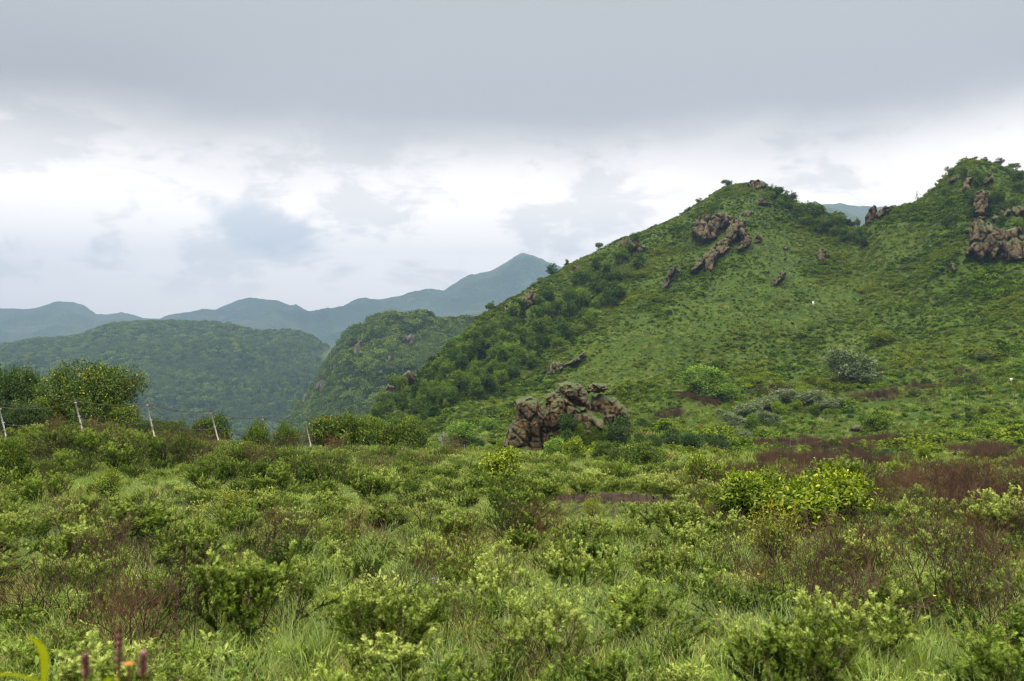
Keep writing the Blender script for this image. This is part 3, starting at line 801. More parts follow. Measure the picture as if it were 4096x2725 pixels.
def rs(n, rng, s0, s1, tilt=.12, zf=(.85, 1.15)):
    rot = np.stack([rng.normal(size=n) * tilt, rng.normal(size=n) * tilt, rng.uniform(0, 6.28, n)], 1)
    s = rng.uniform(s0, s1, n); scl = np.stack([s, s, s * rng.uniform(zf[0], zf[1], n)], 1); return rot, scl


def inframe(px, py=None, m=30):
    k = (px > -m) & (px < 1024 + m)
    return k if py is None else k & (py < 740)


# ================================================================== rocks
def rock(name, poly, Y, thick, mat, label, step=None, seed=0, cell=1.0, rough=1.0, parent=None, tilt=0.0, lean=0.0, cat='rock', group=None, zs=.75, jag=1.0, bed=1.0, dome=.45, off=0.0):
    """craggy closed rock mass: real outline polygon (picture px at depth Y), given thickness, blocky relief front and back"""
    poly = np.array(poly, float); th = math.atan((poly[:, 0].mean() - 512) / F); cth, sth = math.cos(th), math.sin(th)
    u_ = (poly[:, 0] - 512) / F; tt = Y / cth / (u_ * sth + cth); W3 = np.stack([tt * (u_ * cth - sth), (HY - poly[:, 1]) / F * tt], 1)
    step = step or max(.06, Y / F * 1.1)
    mn, mxx = W3.min(0) - step, W3.max(0) + step
    nx, nz = int((mxx[0] - mn[0]) / step) + 2, int((mxx[1] - mn[1]) / step) + 2
    gx, gz = np.meshgrid(mn[0] + np.arange(nx) * step, mn[1] + np.arange(nz) * step)
    wob = np.stack([gx, gx * 0, gz], -1) / (cell * 1.2)
    Q0 = np.stack([gx, 0 * gx, gz], -1) / cell; _, va, _ = cellnoise(Q0 * 2.1, seed + 41); _, vb, _ = cellnoise(Q0 * 2.1 + 7, seed + 42)
    sx = gx + jag * cell * (.10 * fbm(wob, 3, seed + 31) + .34 * (va - .5)); sz = gz + jag * cell * (.08 * fbm(wob + 9, 3, seed + 32) + .26 * (vb - .5))
    ins = np.zeros(gx.shape, bool); dist = np.full(gx.shape, 1e9); k = len(W3)
    for i in range(k):
        a, b = W3[i], W3[(i + 1) % k]
        c1 = (a[1] > sz) != (b[1] > sz)
        xi = a[0] + (sz - a[1]) * (b[0] - a[0]) / np.where(abs(b[1] - a[1]) < 1e-9, 1e-9, b[1] - a[1])
        ins ^= c1 & (sx < xi)
        e = b - a; t = np.clip(((sx - a[0]) * e[0] + (sz - a[1]) * e[1]) / (e @ e + 1e-9), 0, 1)
        dist = np.minimum(dist, np.hypot(sx - a[0] - t * e[0], sz - a[1] - t * e[1]))
    dist = dist * ins
    dm = dist.max() + 1e-6; pr = np.clip(dist / dm, 0, 1) ** .6 * dome + (1 - dome) * np.clip(dist / (dm * (.04 + .27 * dome)), 0, 1) ** .7
    Q = np.stack([gx * 1.15 + .25 * gz * bed, 0 * gx, gz * zs], -1) / cell
    d1, v1, e1 = cellnoise(Q, seed + 1); zc = np.clip(CZ[0] * cell / zs, mn[1], mxx[1]) * (.1 + .6 * bed) + gz * (.9 - .6 * bed); _, v2, e2 = cellnoise(Q * 2.3 + 4, seed + 5)
    strata = np.abs(((gz / (cell * .42) + .6 * fbm(Q, 2, seed + 8)) % 1) - .5)
    vert = np.abs(((gx / (cell * .62) + .7 * fbm(Q, 2, seed + 12)) % 1) - .5)
    rel = (-.45 * (1 - bed) * np.clip(1 - vert / .15, 0, 1) + 1.15 * v1 + .5 * v2 + .16 * fbm(Q * 2.5, 4, seed + 2) - .50 * np.clip(1 - e1 / .12, 0, 1) - .2 * np.clip(1 - e2 / .14, 0, 1) - .10 * bed * np.clip(1 - strata / .10, 0, 1)) * cell * .85 * rough
    front = Y + off - pr * thick * .5 - rel * np.clip(pr * 2.2, 0, 1) + (zc - mn[1]) * lean
    backd = Y + off + pr * thick * .5 + .4 * rel * pr + (gz - mn[1]) * lean
    idx = -np.ones(gx.shape, int)
    cellin = ins[:-1, :-1] & ins[1:, :-1] & ins[:-1, 1:] & ins[1:, 1:]
    used = np.zeros(gx.shape, bool)
    for dj in (0, 1):
        for di in (0, 1): used[dj:nz - 1 + dj, di:nx - 1 + di] |= cellin
    idx[used] = np.arange(used.sum()); n_ = used.sum()
    VF = np.stack([gx[used], front[used], gz[used]], 1); VB = np.stack([gx[used], backd[used], gz[used]], 1)
    j, i = np.nonzero(cellin)
    a, b, c, d = idx[j, i], idx[j, i + 1], idx[j + 1, i + 1], idx[j + 1, i]
    FF = np.stack([a, b, c, d], 1); FB = np.stack([a, d, c, b], 1) + n_
    # rim
    ed = {}
    E = np.concatenate([FF[:, [0, 1]], FF[:, [1, 2]], FF[:, [2, 3]], FF[:, [3, 0]]])
    key = set(map(tuple, E.tolist())); rim = [(p_, q_) for p_, q_ in key if (q_, p_) not in key]
    FR = np.array([[q_, p_, p_ + n_, q_ + n_] for p_, q_ in rim])
    V = np.concatenate([VF, VB]); dp_ = V[:, 1] - Y + Y / cth; V = np.stack([V[:, 0] * cth + dp_ * sth, -V[:, 0] * sth + dp_ * cth, V[:, 2]], 1); org = np.array([V[:, 0].mean(), Y, V[:, 2].min()])
    m = me(name, V - org, [FF, FB, FR], MT[mat], False)
    o = ob(name, m, parent, org if parent is None else org - np.array(parent.location))
    if parent is None: tag(o, label, cat, group)
    return o


def c5(x, y): return (475 + x * .11667, 350 + y * .11667)
def c4(x, y): return (750 + x * .11625, 150 + y * .11625)
def c3(x, y): return (500 + x * .12755, 150 + y * .12755)
def c2(x, y): return (275 + x * .12728, 337.5 + y * .12728)


# the outcrop in the middle: two brown masses, a capping ledge and a block behind
oc = empty('rock_outcrop', (unproj(560, 455, 70)))
tag(oc, 'orange-brown craggy rock outcrop with grassy top standing in the meadow', 'rock outcrop')
rock('left_pillar', [c5(*p) for p in [(235, 900), (248, 800), (265, 720), (300, 660), (330, 590), (345, 500), (345, 430), (400, 405), (500, 395), (550, 430), (575, 480), (590, 600), (570, 700), (580, 960), (240, 960)]], 68.5, 4.2, 'rock', '', seed=3, cell=1.5, rough=.7, jag=.5, parent=oc, step=.06)
rock('main_mass', [c5(*p) for p in [(500, 960), (505, 850), (520, 700), (555, 560), (600, 470), (640, 410), (690, 380), (800, 380), (860, 440), (960, 450), (1000, 520), (1090, 590), (1105, 680), (1085, 760), (1010, 800), (900, 860), (740, 900), (700, 960)]], 70, 5.0, 'rock', '', seed=9, cell=1.6, rough=.7, jag=.5, parent=oc, step=.06)
rock('cap_ledge', [c5(*p) for p in [(600, 480), (605, 400), (640, 365), (690, 345), (720, 290), (780, 270), (860, 275), (915, 300), (950, 350), (985, 440), (990, 500), (930, 510), (860, 475), (700, 480), (640, 500)]], 70.8, 4.6, 'rock', '', seed=15, cell=1.0, rough=.7, jag=.6, parent=oc, step=.06, zs=2.0)
rock('back_block', [c5(*p) for p in [(940, 345), (965, 305), (1010, 285), (1100, 275), (1130, 290), (1135, 340), (1110, 365), (1040, 360), (960, 372)]], 73, 2.6, 'rock', '', seed=21, cell=.7, parent=oc, step=.06, zs=2.2)
rock('right_shoulder', [c5(*p) for p in [(950, 520), (1000, 400), (1060, 365), (1150, 395), (1230, 430), (1290, 490), (1330, 560), (1350, 800), (1150, 840), (960, 800)]], 73.5, 4.0, 'rock', '', seed=27, cell=.9, rough=.8, jag=.7, parent=oc)
# grassy saddle cap on the outcrop
mnd = rock('turf_cap', [c5(*p) for p in [(625, 640), (650, 560), (690, 500), (760, 478), (880, 490), (1000, 540), (1090, 585), (1130, 640), (1150, 780), (1100, 960), (780, 960), (680, 900), (640, 740)]], 66.8, 3.4, 'ground', '', seed=33, cell=1.4, rough=.22, jag=.5, parent=oc, dome=.75, lean=.75)
for aname, val in (('dry', .0), ('soil', .05)):
    a_ = mnd.data.attributes.new(aname, 'FLOAT', 'POINT'); a_.data.foreach_set('value', np.full(len(mnd.data.vertices), val, np.float32))

tb_ = blades(345, 30, .34, .20, 'grass', .016, .8, 3, .9); tv = np.empty(len(tb_.vertices) * 3); tb_.vertices.foreach_get('co', tv); tv = tv.reshape(-1, 3)
tl_ = np.empty(len(tb_.loops), np.int32); tb_.loops.foreach_get('vertex_index', tl_); tt_ = np.empty(len(tb_.vertices)); tb_.attributes['tint'].data.foreach_get('value', tt_)
tr = Tri(); rg = np.random.default_rng(3); mv = np.array([v.co[:] for v in mnd.data.vertices]); mv = mv[:len(mv) // 2]
for i in rg.choice(len(mv), 700, replace=True): tr.add(tv * rg.uniform(.5, 1.1) + mv[i] + [0, .05, -.03], tl_.reshape(-1, 3), tt_)
gt = tr.mesh('turf_grass', MT['grass']); gto = ob('turf_grass', gt, oc, mnd.location)
# (label, px polygon, thickness, cell, material)
def crag(label, poly, thick, cell, mat='rock_far', group=None, rough=1.0, name='crag', BVx=None, push=0.0):
    """put a crag where its outline's foot meets the hill"""
    poly = np.array(poly); c = poly.mean(0); Ys = []
    e_ = np.ptp(poly, axis=0); CRX.append((c[0], (poly[:, 1].max() + poly[:, 1].min()) / 2 + e_[1] * .12, e_[0] * .62 + 2, e_[1] * .62 + 3))
    for t in (.25, .5, .75):
        y = poly[:, 1].min() + t * (poly[:, 1].max() - poly[:, 1].min())
        d = Vector(((c[0] - 512) / F, 1, (HY - y) / F)).normalized(); h = (BVx or BV).ray_cast(Vector((0, 0, 0)), d)
        if h[0]: Ys.append(h[0].y)
    dev = (max(Ys) - min(Ys)) if len(Ys) > 1 else 0
    Y = max(Ys) if Ys else 280
    # lean the crag back with the slope so that it sits in it
    ext = (poly[:, 1].max() - poly[:, 1].min()) / F * Y
    dfull = min(2 * dev, 2.2 * ext); lean = min(1.6, dfull / max(ext, 1)) * .5
    thick = max(thick, .75 * dfull); Y0_ = Y - .75 * dfull - push + thick * .30
    o = rock(name, poly, Y0_ + lean * ext / 2, thick, mat, label, step=Y / F * .8, seed=int(c[0] * 7) % 97, cell=cell * 1.45, rough=rough * .95, lean=lean, group=group, cat='crag', jag=.7, zs=.62, bed=0.0, dome=.1, off=-lean * ext / 2)
    return o, Y


crag('craggy brown boulder crowning the summit of the middle peak', [c3(*p) for p in [(1945, 250), (1990, 238), (2045, 240), (2085, 255), (2095, 290), (2050, 325), (2000, 330), (1960, 310), (1940, 280)]], 5, 1.6)
crag('dark grey-brown cliff under the middle peak, shaded upper face', [c3(*p) for p in [(1500, 690), (1510, 590), (1560, 540), (1640, 530), (1740, 500), (1800, 540), (1790, 600), (1720, 650), (1690, 720), (1600, 755), (1560, 740), (1540, 700)]], 9, 2.6)
crag('foot of the slanting brown rib below the middle peak', [c3(*p) for p in [(1485, 985), (1500, 940), (1560, 860), (1600, 820), (1640, 800), (1640, 860), (1600, 900), (1560, 930)]], 5, 1.3)
crag('lowest jagged block of the slanting brown rib', [c3(*p) for p in [(1610, 965), (1605, 890), (1625, 820), (1680, 790), (1720, 820), (1690, 880), (1670, 965)]], 5, 1.4)
crag('middle jagged block of the slanting brown rib', [c3(*p) for p in [(1620, 850), (1640, 780), (1700, 735), (1760, 690), (1800, 700), (1800, 770), (1760, 830), (1690, 860)]], 6, 1.5)
crag('upper jagged block of the slanting brown rib', [c3(*p) for p in [(1755, 760), (1760, 690), (1790, 620), (1800, 570), (1850, 530), (1900, 565), (1895, 640), (1850, 720), (1810, 760)]], 6, 1.5)
crag('jagged rock rib on the right of the slanting rib, beside green shrubs', [c3(*p) for p in [(1895, 550), (1935, 570), (1930, 640), (1960, 690), (1975, 740), (1920, 800), (1860, 830), (1850, 800), (1890, 740), (1870, 660)]], 6, 1.7)
crag('small reddish ledge just under the summit boulder', [c3(*p) for p in [(1985, 430), (2020, 395), (2060, 385), (2110, 410), (2125, 440), (2060, 430), (2010, 440)]], 4, 1.3)
crag('brown rounded ledge on the grassy shoulder of the peak', [c3(*p) for p in [(1880, 520), (1900, 480), (1950, 470), (2000, 495), (1990, 530), (1930, 530)]], 4, 1.3)
crag('thin brown rib in the shrubs at the right end of the peak ledges', [c3(*p) for p in [(1990, 740), (2010, 660), (2040, 650), (2060, 700), (2030, 740)]], 4, 1.3)
crag('dark brown rock face on the skyline below the lone tree', [c3(*p) for p in [(940, 740), (980, 700), (1060, 678), (1105, 710), (1090, 760), (1040, 800), (1000, 840), (960, 845), (935, 800)]], 6, 1.8)
crag('small dark cliff buried in shrubs on the ridge flank', [c3(*p) for p in [(1080, 810), (1085, 770), (1120, 740), (1150, 760), (1120, 800)]], 4, 1.3)
crag('dark ribbed gully rock in the middle of the shrubby slope', [c3(*p) for p in [(1270, 1120), (1270, 1060), (1300, 1010), (1340, 930), (1380, 900), (1390, 950), (1340, 1020), (1310, 1090)]], 5, 1.6, 'rock_dim')
crag('reddish cliff under the ridge line with trees above it', [c3(*p) for p in [(100, 1290), (110, 1240), (160, 1160), (220, 1110), (300, 1100), (305, 1140), (250, 1220), (200, 1290), (150, 1325)]], 8, 2.2)
crag('small reddish scarp left of the cliff under the ridge line', [c3(*p) for p in [(25, 1270), (40, 1210), (110, 1170), (150, 1180), (110, 1220), (60, 1265)]], 6, 1.8)
crag('low dark red rocks where the ridge meets the distant peak', [c3(*p) for p in [(560, 935), (580, 905), (620, 905), (640, 930), (610, 960)]], 4, 1.4)
crag('brown cliff block at the lower end of the ridge spur', [c2(*p) for p in [(950, 440), (955, 380), (975, 320), (1000, 290), (1050, 250), (1080, 275), (1130, 290), (1105, 370), (1060, 410), (1020, 440), (975, 495)]], 9, 2.4)
crag('round-topped brown pillar at the very end of the ridge spur', [c2(*p) for p in [(858, 440), (862, 395), (890, 365), (925, 375), (950, 390), (930, 430), (890, 440)]], 6, 1.8)
crag('dark low scarp in the shrubs behind the rock outcrop', [c5(*p) for p in [(622, 200), (630, 140), (660, 100), (720, 95), (740, 110), (820, 90), (870, 60), (950, 0), (955, 30), (900, 90), (790, 120), (760, 150), (700, 185), (640, 205)]], 4.5, 1.2)
crag('pointed leaning rock fin standing on the saddle', [c4(*p) for p in [(975, 670), (985, 620), (1010, 545), (1050, 495), (1078, 482), (1090, 520), (1085, 590), (1050, 620), (1010, 665)]], 4.5, 1.6)
crag('rounded orange rock beside the leaning fin on the saddle', [c4(*p) for p in [(1090, 595), (1088, 550), (1110, 510), (1160, 490), (1200, 490), (1200, 520), (1160, 560), (1120, 590)]], 4.5, 1.6)
crag('orange rock pillar on the slope below the saddle', [c4(*p) for p in [(580, 965), (580, 900), (600, 850), (640, 845), (655, 880), (645, 930), (620, 975)]], 3.5, 1.3)
crag('orange-brown rock with a split top in the open grass', [c4(*p) for p in [(180, 1190), (190, 1110), (215, 1095), (240, 1130), (250, 1060), (290, 1035), (320, 1050), (300, 1090), (260, 1145), (220, 1170)]], 3, 1.1)
crag('small grey boulder on the grass under the copse', [c4(*p) for p in [(285, 860), (285, 830), (305, 822), (330, 830), (330, 858)]], 2.2, .9, name='boulder')
crag('little brown boulder on the grass below the grey one', [c4(*p) for p in [(288, 960), (290, 928), (310, 920), (320, 940), (300, 962)]], 2, .8, name='boulder')
crag('small pale rock knob on the shrubby slope right of the fin', [c4(*p) for p in [(1362, 680), (1362, 640), (1370, 620), (1385, 625), (1385, 680)]], 2, .8, name='boulder')
crag('tall orange cliff tower at the right of the frame', push=2, poly=[c4(*p) for p in [(1930, 600), (1932, 420), (1950, 375), (2000, 355), (2045, 370), (2060, 450), (2055, 520), (2000, 600), (1960, 610)]], thick=8, cell=2.0)
crag('big orange cracked cliff below the tower', [c4(*p) for p in [(1850, 940), (1870, 870), (1900, 840), (1885, 740), (1905, 660), (1950, 590), (2010, 600), (2060, 640), (2130, 690), (2190, 680), (2190, 800), (2180, 900), (2120, 930), (2100, 980), (2060, 980), (2040, 920), (2000, 985), (1940, 990), (1930, 930), (1880, 950)]], 10, 1.9)
crag('big pale grey and orange cliff at the right edge of the frame', [c4(*p) for p in [(2175, 975), (2180, 800), (2200, 700), (2260, 662), (2330, 672), (2345, 740), (2390, 790), (2420, 900), (2400, 975)]], 10, 2.0)
crag('orange ledges stacked above the right-hand cliffs', [c4(*p) for p in [(2070, 640), (2090, 560), (2110, 510), (2170, 495), (2220, 505), (2250, 550), (2180, 600), (2130, 640)]], 7, 2.0)
crag('brown boulder knot on the right margin above the cliffs', [c4(*p) for p in [(2250, 560), (2260, 500), (2310, 483), (2380, 500), (2400, 600), (2310, 605), (2280, 580)]], 6, 1.7)
crag('grey-pink rocks near the top of the right-hand summit', [c4(*p) for p in [(1975, 330), (1990, 275), (2040, 240), (2060, 205), (2100, 215), (2110, 265), (2060, 285), (2020, 320)]], 6, 1.8)
crag('narrow grey-pink rock rib left of the summit rocks', [c4(*p) for p in [(1820, 390), (1830, 330), (1860, 280), (1870, 230), (1900, 225), (1915, 260), (1890, 310), (1900, 350), (1850, 370)]], 5, 1.6)
crag('orange rock lip on the left skyline of the right-hand summit', [c4(*p) for p in [(1705, 290), (1715, 255), (1740, 225), (1775, 225), (1780, 270), (1745, 300)]], 5, 1.6)
crag('pink-grey rocks half hidden in shrubs lower left of the cliffs', [c4(*p) for p in [(1720, 1030), (1720, 970), (1750, 950), (1765, 990), (1780, 1050), (1750, 1060)]], 3, 1.1)
crag('brown boulder lying in the grass beside a small tree', [(850, 436), (851, 428), (855, 424.5), (861, 425), (862.5, 430), (861, 435), (855, 437)], 2.0, .7, name='boulder')
crag('flat grey stone in the grass below the dark bushes', [c5(*p) for p in [(1770, 885), (1775, 865), (1805, 857), (1832, 870), (1838, 886)]], 1.2, .4, name='boulder')
crag('low dark rock stub behind the wire fence', [(435, 447), (438, 437), (444, 433), (450, 436), (454, 445), (453, 450)], 1.6, .7, name='boulder')
for i, (lb_, pl, th) in enumerate([('dark purple crags at the lower left of the wooded spur', [(302, 408), (303, 396), (308, 392), (312, 396), (309, 404)], 16),
                                   ('purple cliff band on the left edge of the wooded spur', [(315, 388), (318, 378), (330, 380), (331, 388), (322, 392)], 16),
                                   ('tall narrow grey cliff high on the left edge of the wooded spur', [(354, 352), (356, 342), (361, 338), (362, 348), (358, 358)], 9),
                                   ('reddish gully crag in the middle of the wooded spur', [(378, 372), (384, 364), (390, 352), (392, 360), (386, 372)], 7),
                                   ('pinkish bluff under the crest of the wooded spur', [(402, 343), (404, 336), (412, 334), (418, 336), (414, 343), (407, 345)], 8)]):
    crag(lb_, pl, th, 5.0, 'rock_dim', BVx=BV2, push=6)

# ---------------- far woods: one mass each
rg = np.random.default_rng(5)
can = [canopy(100 + i) for i in range(5)] + [canopy(110 + i, 6, 11, 'forest', 50, 7, 1.0, True) for i in range(2)]


def wood(name, label, V, Fc, n, s0, s1, cone_fn, dfn, rng):
    p = face_scatter(V, Fc, n, dfn, rng); px, py = proj(p); pid = rng.integers(0, 5, n)
    cn = rng.random(n) < cone_fn(px, py); pid[cn] = 5 + rng.integers(0, 2, cn.sum())
    rot, scl = rs(n, rng, s0, s1, .05); scl[cn] *= .8
    return stuff(name, label, 'forest', p, rot, scl, pid, can)


def d3(px, py, Y, c):
    k = inframe(px, None, 60) & (Y < 1560)
    return k * np.where(fbm(c / 110, 3, 71) > .30, .25, 1.0) * np.where(blob(px, py, 330, 357, 26, 9) > .2, .05, 1)


wood('forest', 'dense mixed forest covering the rounded hill across the valley', V3, F3, 26000, .65, 1.35,
     lambda px, py: np.clip(blob(px, py, 290, 400, 80, 50) * .7, 0, 1), d3, rg)
wood('forest', 'tangled green woodland on the steep spur behind the main hill', V2, F2, 13000, .45, 1.05, lambda px, py: 0 * px,
     lambda px, py, Y, c: inframe(px, None, 60) * (Y < 720) * (1 - .9 * clearing(px, py)) * np.where(fbm(c / 36, 3, 77) > .42, .15, 1.0), rg)

# ---------------- hillside growth on the main hill
lows = [lowbush(200 + i) for i in range(6)] + [lowbush(210 + i, 1.7, 1.3, 'tree') for i in range(2)] + [lowbush(214, 1.7, 1.0, 'willow'), lowbush(215, 1.8, 1.0, 'silver')] + [lowbush(216, 1.5, .9, 'cream')]


def meadow(px, py):
    """1 where the slope is open grass"""
    m = blob(px, py, 690, 318, 150, 34, -26) + blob(px, py, 620, 372, 110, 24, -22) + blob(px, py, 768, 250, 45, 22, 35) + blob(px, py, 790, 300, 70, 40, -20, .8) + blob(px, py, 650, 350, 120, 30, -25, .6)
    return np.clip(m, 0, 1)


def dslope(px, py, Y, c):
    k = inframe(px, py, 30) & (Y > 62) & (Y < 312)
    n_ = fbm(c / 16, 3, 81)
    base = np.clip(.95 + 1.2 * n_, .3, 2.0)
    base = base * (1 - .45 * meadow(px, py))
    base = base * np.where((py > 400) & (Y < 130), .45, 1.0) * (1 - .9 * blob(px, py, 640, 452, 110, 22))
    return k * base * (1 - .8 * dry_map(px, py, Y)) * (1 - .5 * clearing(px, py))


rg = np.random.default_rng(6)
NS = 90000
ps = face_scatter(Vt, Ft, NS, dslope, rg)
rot, scl = rs(NS, rg, .24, .68, .15, (.6, .95))
bigz = rg.random(NS) < .05; scl[bigz] *= 1.7
scl *= (.72 + 1.7 * np.clip(fbm(ps / 9, 3, 83), 0, 1))[:, None]; mq_ = meadow(*proj(ps)); scl *= (1 - .42 * mq_ * (rg.random(NS) < .93))[:, None]
pxs0, pys0 = proj(ps); kind_n = fbm(ps / 30, 3, 91); pid = rg.integers(0, 6, NS)
u = rg.random(NS); pid = np.where(u < .04 + .12 * (kind_n > .25) + .35 * (pxs0 < 560) * (pys0 < 420), 6 + rg.integers(0, 2, NS), pid)
pxs, pys = proj(ps)
pid = np.where((u > .93) & (pys > 300), 8, pid); pid = np.where((u > .975) & (pys > 330), 9, pid); pid = np.where((u > .962) & (u < .975) & (pys > 330) & (pxs > 600), 10, pid)
size_px = scl[:, 0] * 1.8 / ps[:, 1]
order = np.argsort(-size_px); own = np.zeros(NS, bool); own[order[:300]] = True
stuff('hillside_shrubs', 'countless low green shrubs spread over the slopes of the main hill', 'shrubs', ps[~own], rot[~own], scl[~own], pid[~own], lows)


def zone(px, py):
    h_ = 'far left' if px < 200 else 'left' if px < 400 else 'middle' if px < 620 else 'right' if px < 830 else 'far right'
    return h_


SHCOL = {0: 'green', 1: 'green', 2: 'green', 3: 'green', 4: 'green', 5: 'green', 6: 'dark green', 7: 'dark green', 8: 'pale green', 9: 'silvery', 10: 'cream-flowered'}
for i in np.nonzero(own)[0]:
    o = ob('shrub', lows[pid[i]], None, ps[i]); o.rotation_euler = rot[i]; o.scale = scl[i]
    px, py = pxs[i], pys[i]; c_ = SHCOL[int(pid[i])]
    hz = 'at the foot of the hill' if py > 405 else 'low on the hillside' if py > 350 else 'halfway up the hillside' if py > 280 else 'high on the hillside'
    hx = 'below the left cliffs' if px < 500 else 'behind the rock outcrop' if px < 640 else 'right of the rock outcrop' if px < 780 else 'towards the right edge' if px > 930 else 'below the saddle'
    g_ = '%s shrubs %s %s' % (c_, hz, hx)
    tag(o, 'rounded %s shrub %s, %s' % (c_, hz, hx), 'shrub', g_)

# grass texture on the slope and valley
tufts_far = [blades(300 + i, 46, .55, .42, 'grass', .030, .7, 3, .8) for i in range(4)] + [blades(305, 40, .6, .40, 'straw', .026, .7, 3, .9)] + [lowbush(306, .9, .42, 'worm', 26, 9, .10), lowbush(307, .9, .5, 'bushmix', 26, 9, .11)]
rg = np.random.default_rng(7)
NT = 45000
pt = face_scatter(Vt, Ft, NT, lambda px, py, Y, c: inframe(px, py, 30) * (Y > 34) * (Y < 310) * np.clip(1.3 - Y / 260, .3, 1) * (1 - .7 * dry_map(px, py, Y)) * np.clip(1 + fbm(c / 9, 2, 14), .2, 2) * (1 - .7 * clearing(px, py)), rg)
rot, scl = rs(NT, rg, .5, 1.2, .15)
pid = rg.integers(0, 4, NT); u = rg.random(NT); pid = np.where(u < .06, 4, pid); pid = np.where(u > .80, 5, pid); pid = np.where(u > .90, 6, pid)
stuff('hillside_grass', 'short green grass and herbs covering the hillside and valley floor', 'grass', pt, rot, scl, pid, tufts_far)

# brown leafless scrub in bands on the valley floor
brown = []
for i in range(3):
    _, s_ = twiggy(320 + i, 1.5, 16, 'twig', .016)
    brown.append(s_)
_, s_ = twiggy(324, 1.3, 16, 'twig_red', .014); brown.append(s_)
rg = np.random.default_rng(8)
NB = 2000
pb_ = face_scatter(Vt, Ft, NB, lambda px, py, Y, c: inframe(px, py, 20) * (Y > 38) * (Y < 200) * dry_map(px, py, Y) ** 1.5, rg)
rot, scl = rs(NB, rg, .3, .7, .1); pid = rg.integers(0, 4, NB)
stuff('brown_scrub', 'dense bands of leafless purple-brown scrub on the valley floor', 'scrub', pb_, rot, scl, pid, brown)

# ================================================================== trees and bushes placed one by one
def plant(name, parts, p, rz, sc, label, cat, group=None, partnames=('foliage', 'stem', 'red_shoot')):
    e = empty(name, p, rz, sc)
    for m_, pn in zip(parts, partnames):
        if m_ is not None: ob(pn, m_, e)
    tag(e, label, cat, group); return e


trees = [tree_mesh(400 + i) for i in range(5)] + [tree_mesh(410, 4.6, 7.5, 'tree', 130, 20, .3, 2, .2), tree_mesh(411, 6, 5.5, 'willow', 150, 22, .3)]
rg = np.random.default_rng(9)


def put_tree(px, py, wpx, k, label, group=None, hs=1.0):
    h = hit(px, py)
    if h is None: return
    w0 = [6, 6, 6, 6, 6, 4.0, 6][k]
    s = wpx / F * h.y / w0
    plant('tree', trees[k], (h.x, h.y, h.z - .15 * s), rg.uniform(0, 6.28), (s, s, s * hs), label, 'tree', group, ('crown', 'trunk'))


def ridge_pt(px):
    i = int(np.argmin(abs(xs - px))); j = int(np.argmin(abs(ts - 11))); return TP[j, i]


def put_ridge(px, wpx, hpx, k, label, group=None, dt=0):
    p = ridge_pt(px); w0 = [6, 6, 6, 6, 6, 4.0, 6][k]; h0 = [7, 7, 7, 7, 7, 7.5, 5.5][k]
    s = wpx / F * p[1] / w0; sh = hpx / F * p[1] / h0
    plant('tree', trees[k], (p[0], p[1], p[2] - .3 - (.18 * sh * h0 if k == 5 else 0)), rg.uniform(0, 6.28), (s, s, sh), label, 'tree', group, ('crown', 'trunk'))


for (px, w_, h_, k, lb_) in [(600, 10, 13, 5, 'dark upright tree alone on the ridge skyline'), (567, 6, 8, 0, 'small tree on the skyline where the ridge meets the far peak'),
                             (699, 7, 7, 1, 'small bushy tree on the skyline left of the peak'), (727, 12, 9, 2, 'broad dark tree on the left shoulder of the peak'),
                             (686, 4, 4, 3, 'tiny shrub tree on the skyline at the foot of the peak'), (551, 14, 14, 0, 'large dark tree cluster on the ridge above the reddish cliff'),
                             (540, 9, 8, 3, 'smaller tree left of the large dark tree on the ridge'), (490, 14, 12, 4, 'tree on the ridge left of the reddish cliff'),
                             (970, 8, 5, 2, 'low tree on top of the right-hand summit'), (985, 9, 7, 1, 'middle tree on the crest right of the summit'), (998, 12, 8, 0, 'bright tree on the crest near the right edge'), (1014, 13, 10, 3, 'tallest tree on the crest at the right edge')]:
    put_ridge(px, w_, h_, k, lb_)
# copse on the right flank of the peak
for i in range(48):
    px = rg.uniform(768, 866); base = np.interp(px, [768, 800, 866], [193, 212, 236]); py = base + rg.uniform(1, 15)
    put_tree(px, py, rg.uniform(8, 14), int(rg.integers(0, 6)), 'leafy green tree in the copse between the peak and the saddle', 'trees of the copse on the right flank of the peak')
for i in range(20):
    px = rg.uniform(770, 864); p = ridge_pt(px)
    put_ridge(px, rg.uniform(7, 12), rg.uniform(8, 13), int(rg.integers(0, 6)), 'tree on the skyline of the copse between the peak and the saddle', 'skyline trees of the copse')
# woods along the left flank of the ridge
for i in range(190):
    t = rg.random() ** .8; px = rg.uniform(372, 640)
    top = np.interp(px, [372, 420, 450, 500, 563, 640], [412, 374, 348, 308, 272, 236]); depth = np.interp(px, [372, 450, 560, 640], [44, 74, 80, 50])
    py = top + 4 + t * depth
    z_ = 'upper' if px > 545 else 'middle' if px > 455 else 'lower'
    put_tree(px, py, rg.uniform(9, 19) * np.interp(px, [372, 500, 640], [1.1, 1.15, .85]), int(rg.choice([0, 1, 2, 3, 4, 5, 6], p=[.2, .2, .17, .17, .15, .06, .05])),
             'green tree in the wood on the %s part of the ridge flank' % z_, 'trees on the %s ridge flank' % z_)
for i in range(26):
    px = rg.uniform(940, 1030); py = rg.uniform(175, 235)
    put_tree(px, py, rg.uniform(9, 15), int(rg.integers(0, 6)), 'tree on the steep face of the right-hand summit', 'trees on the right-hand summit face')
# single trees and large bushes on slope and valley, each with its own label
tw = [bush(430 + i, 3.2, 2.6, 170, 24, .17, .7, m_, .18, T_DIAMOND, 4, True, 8) for i, m_ in enumerate(['willow', 'silver', 'deep', 'yellow', 'bushmix', 'cream'])]


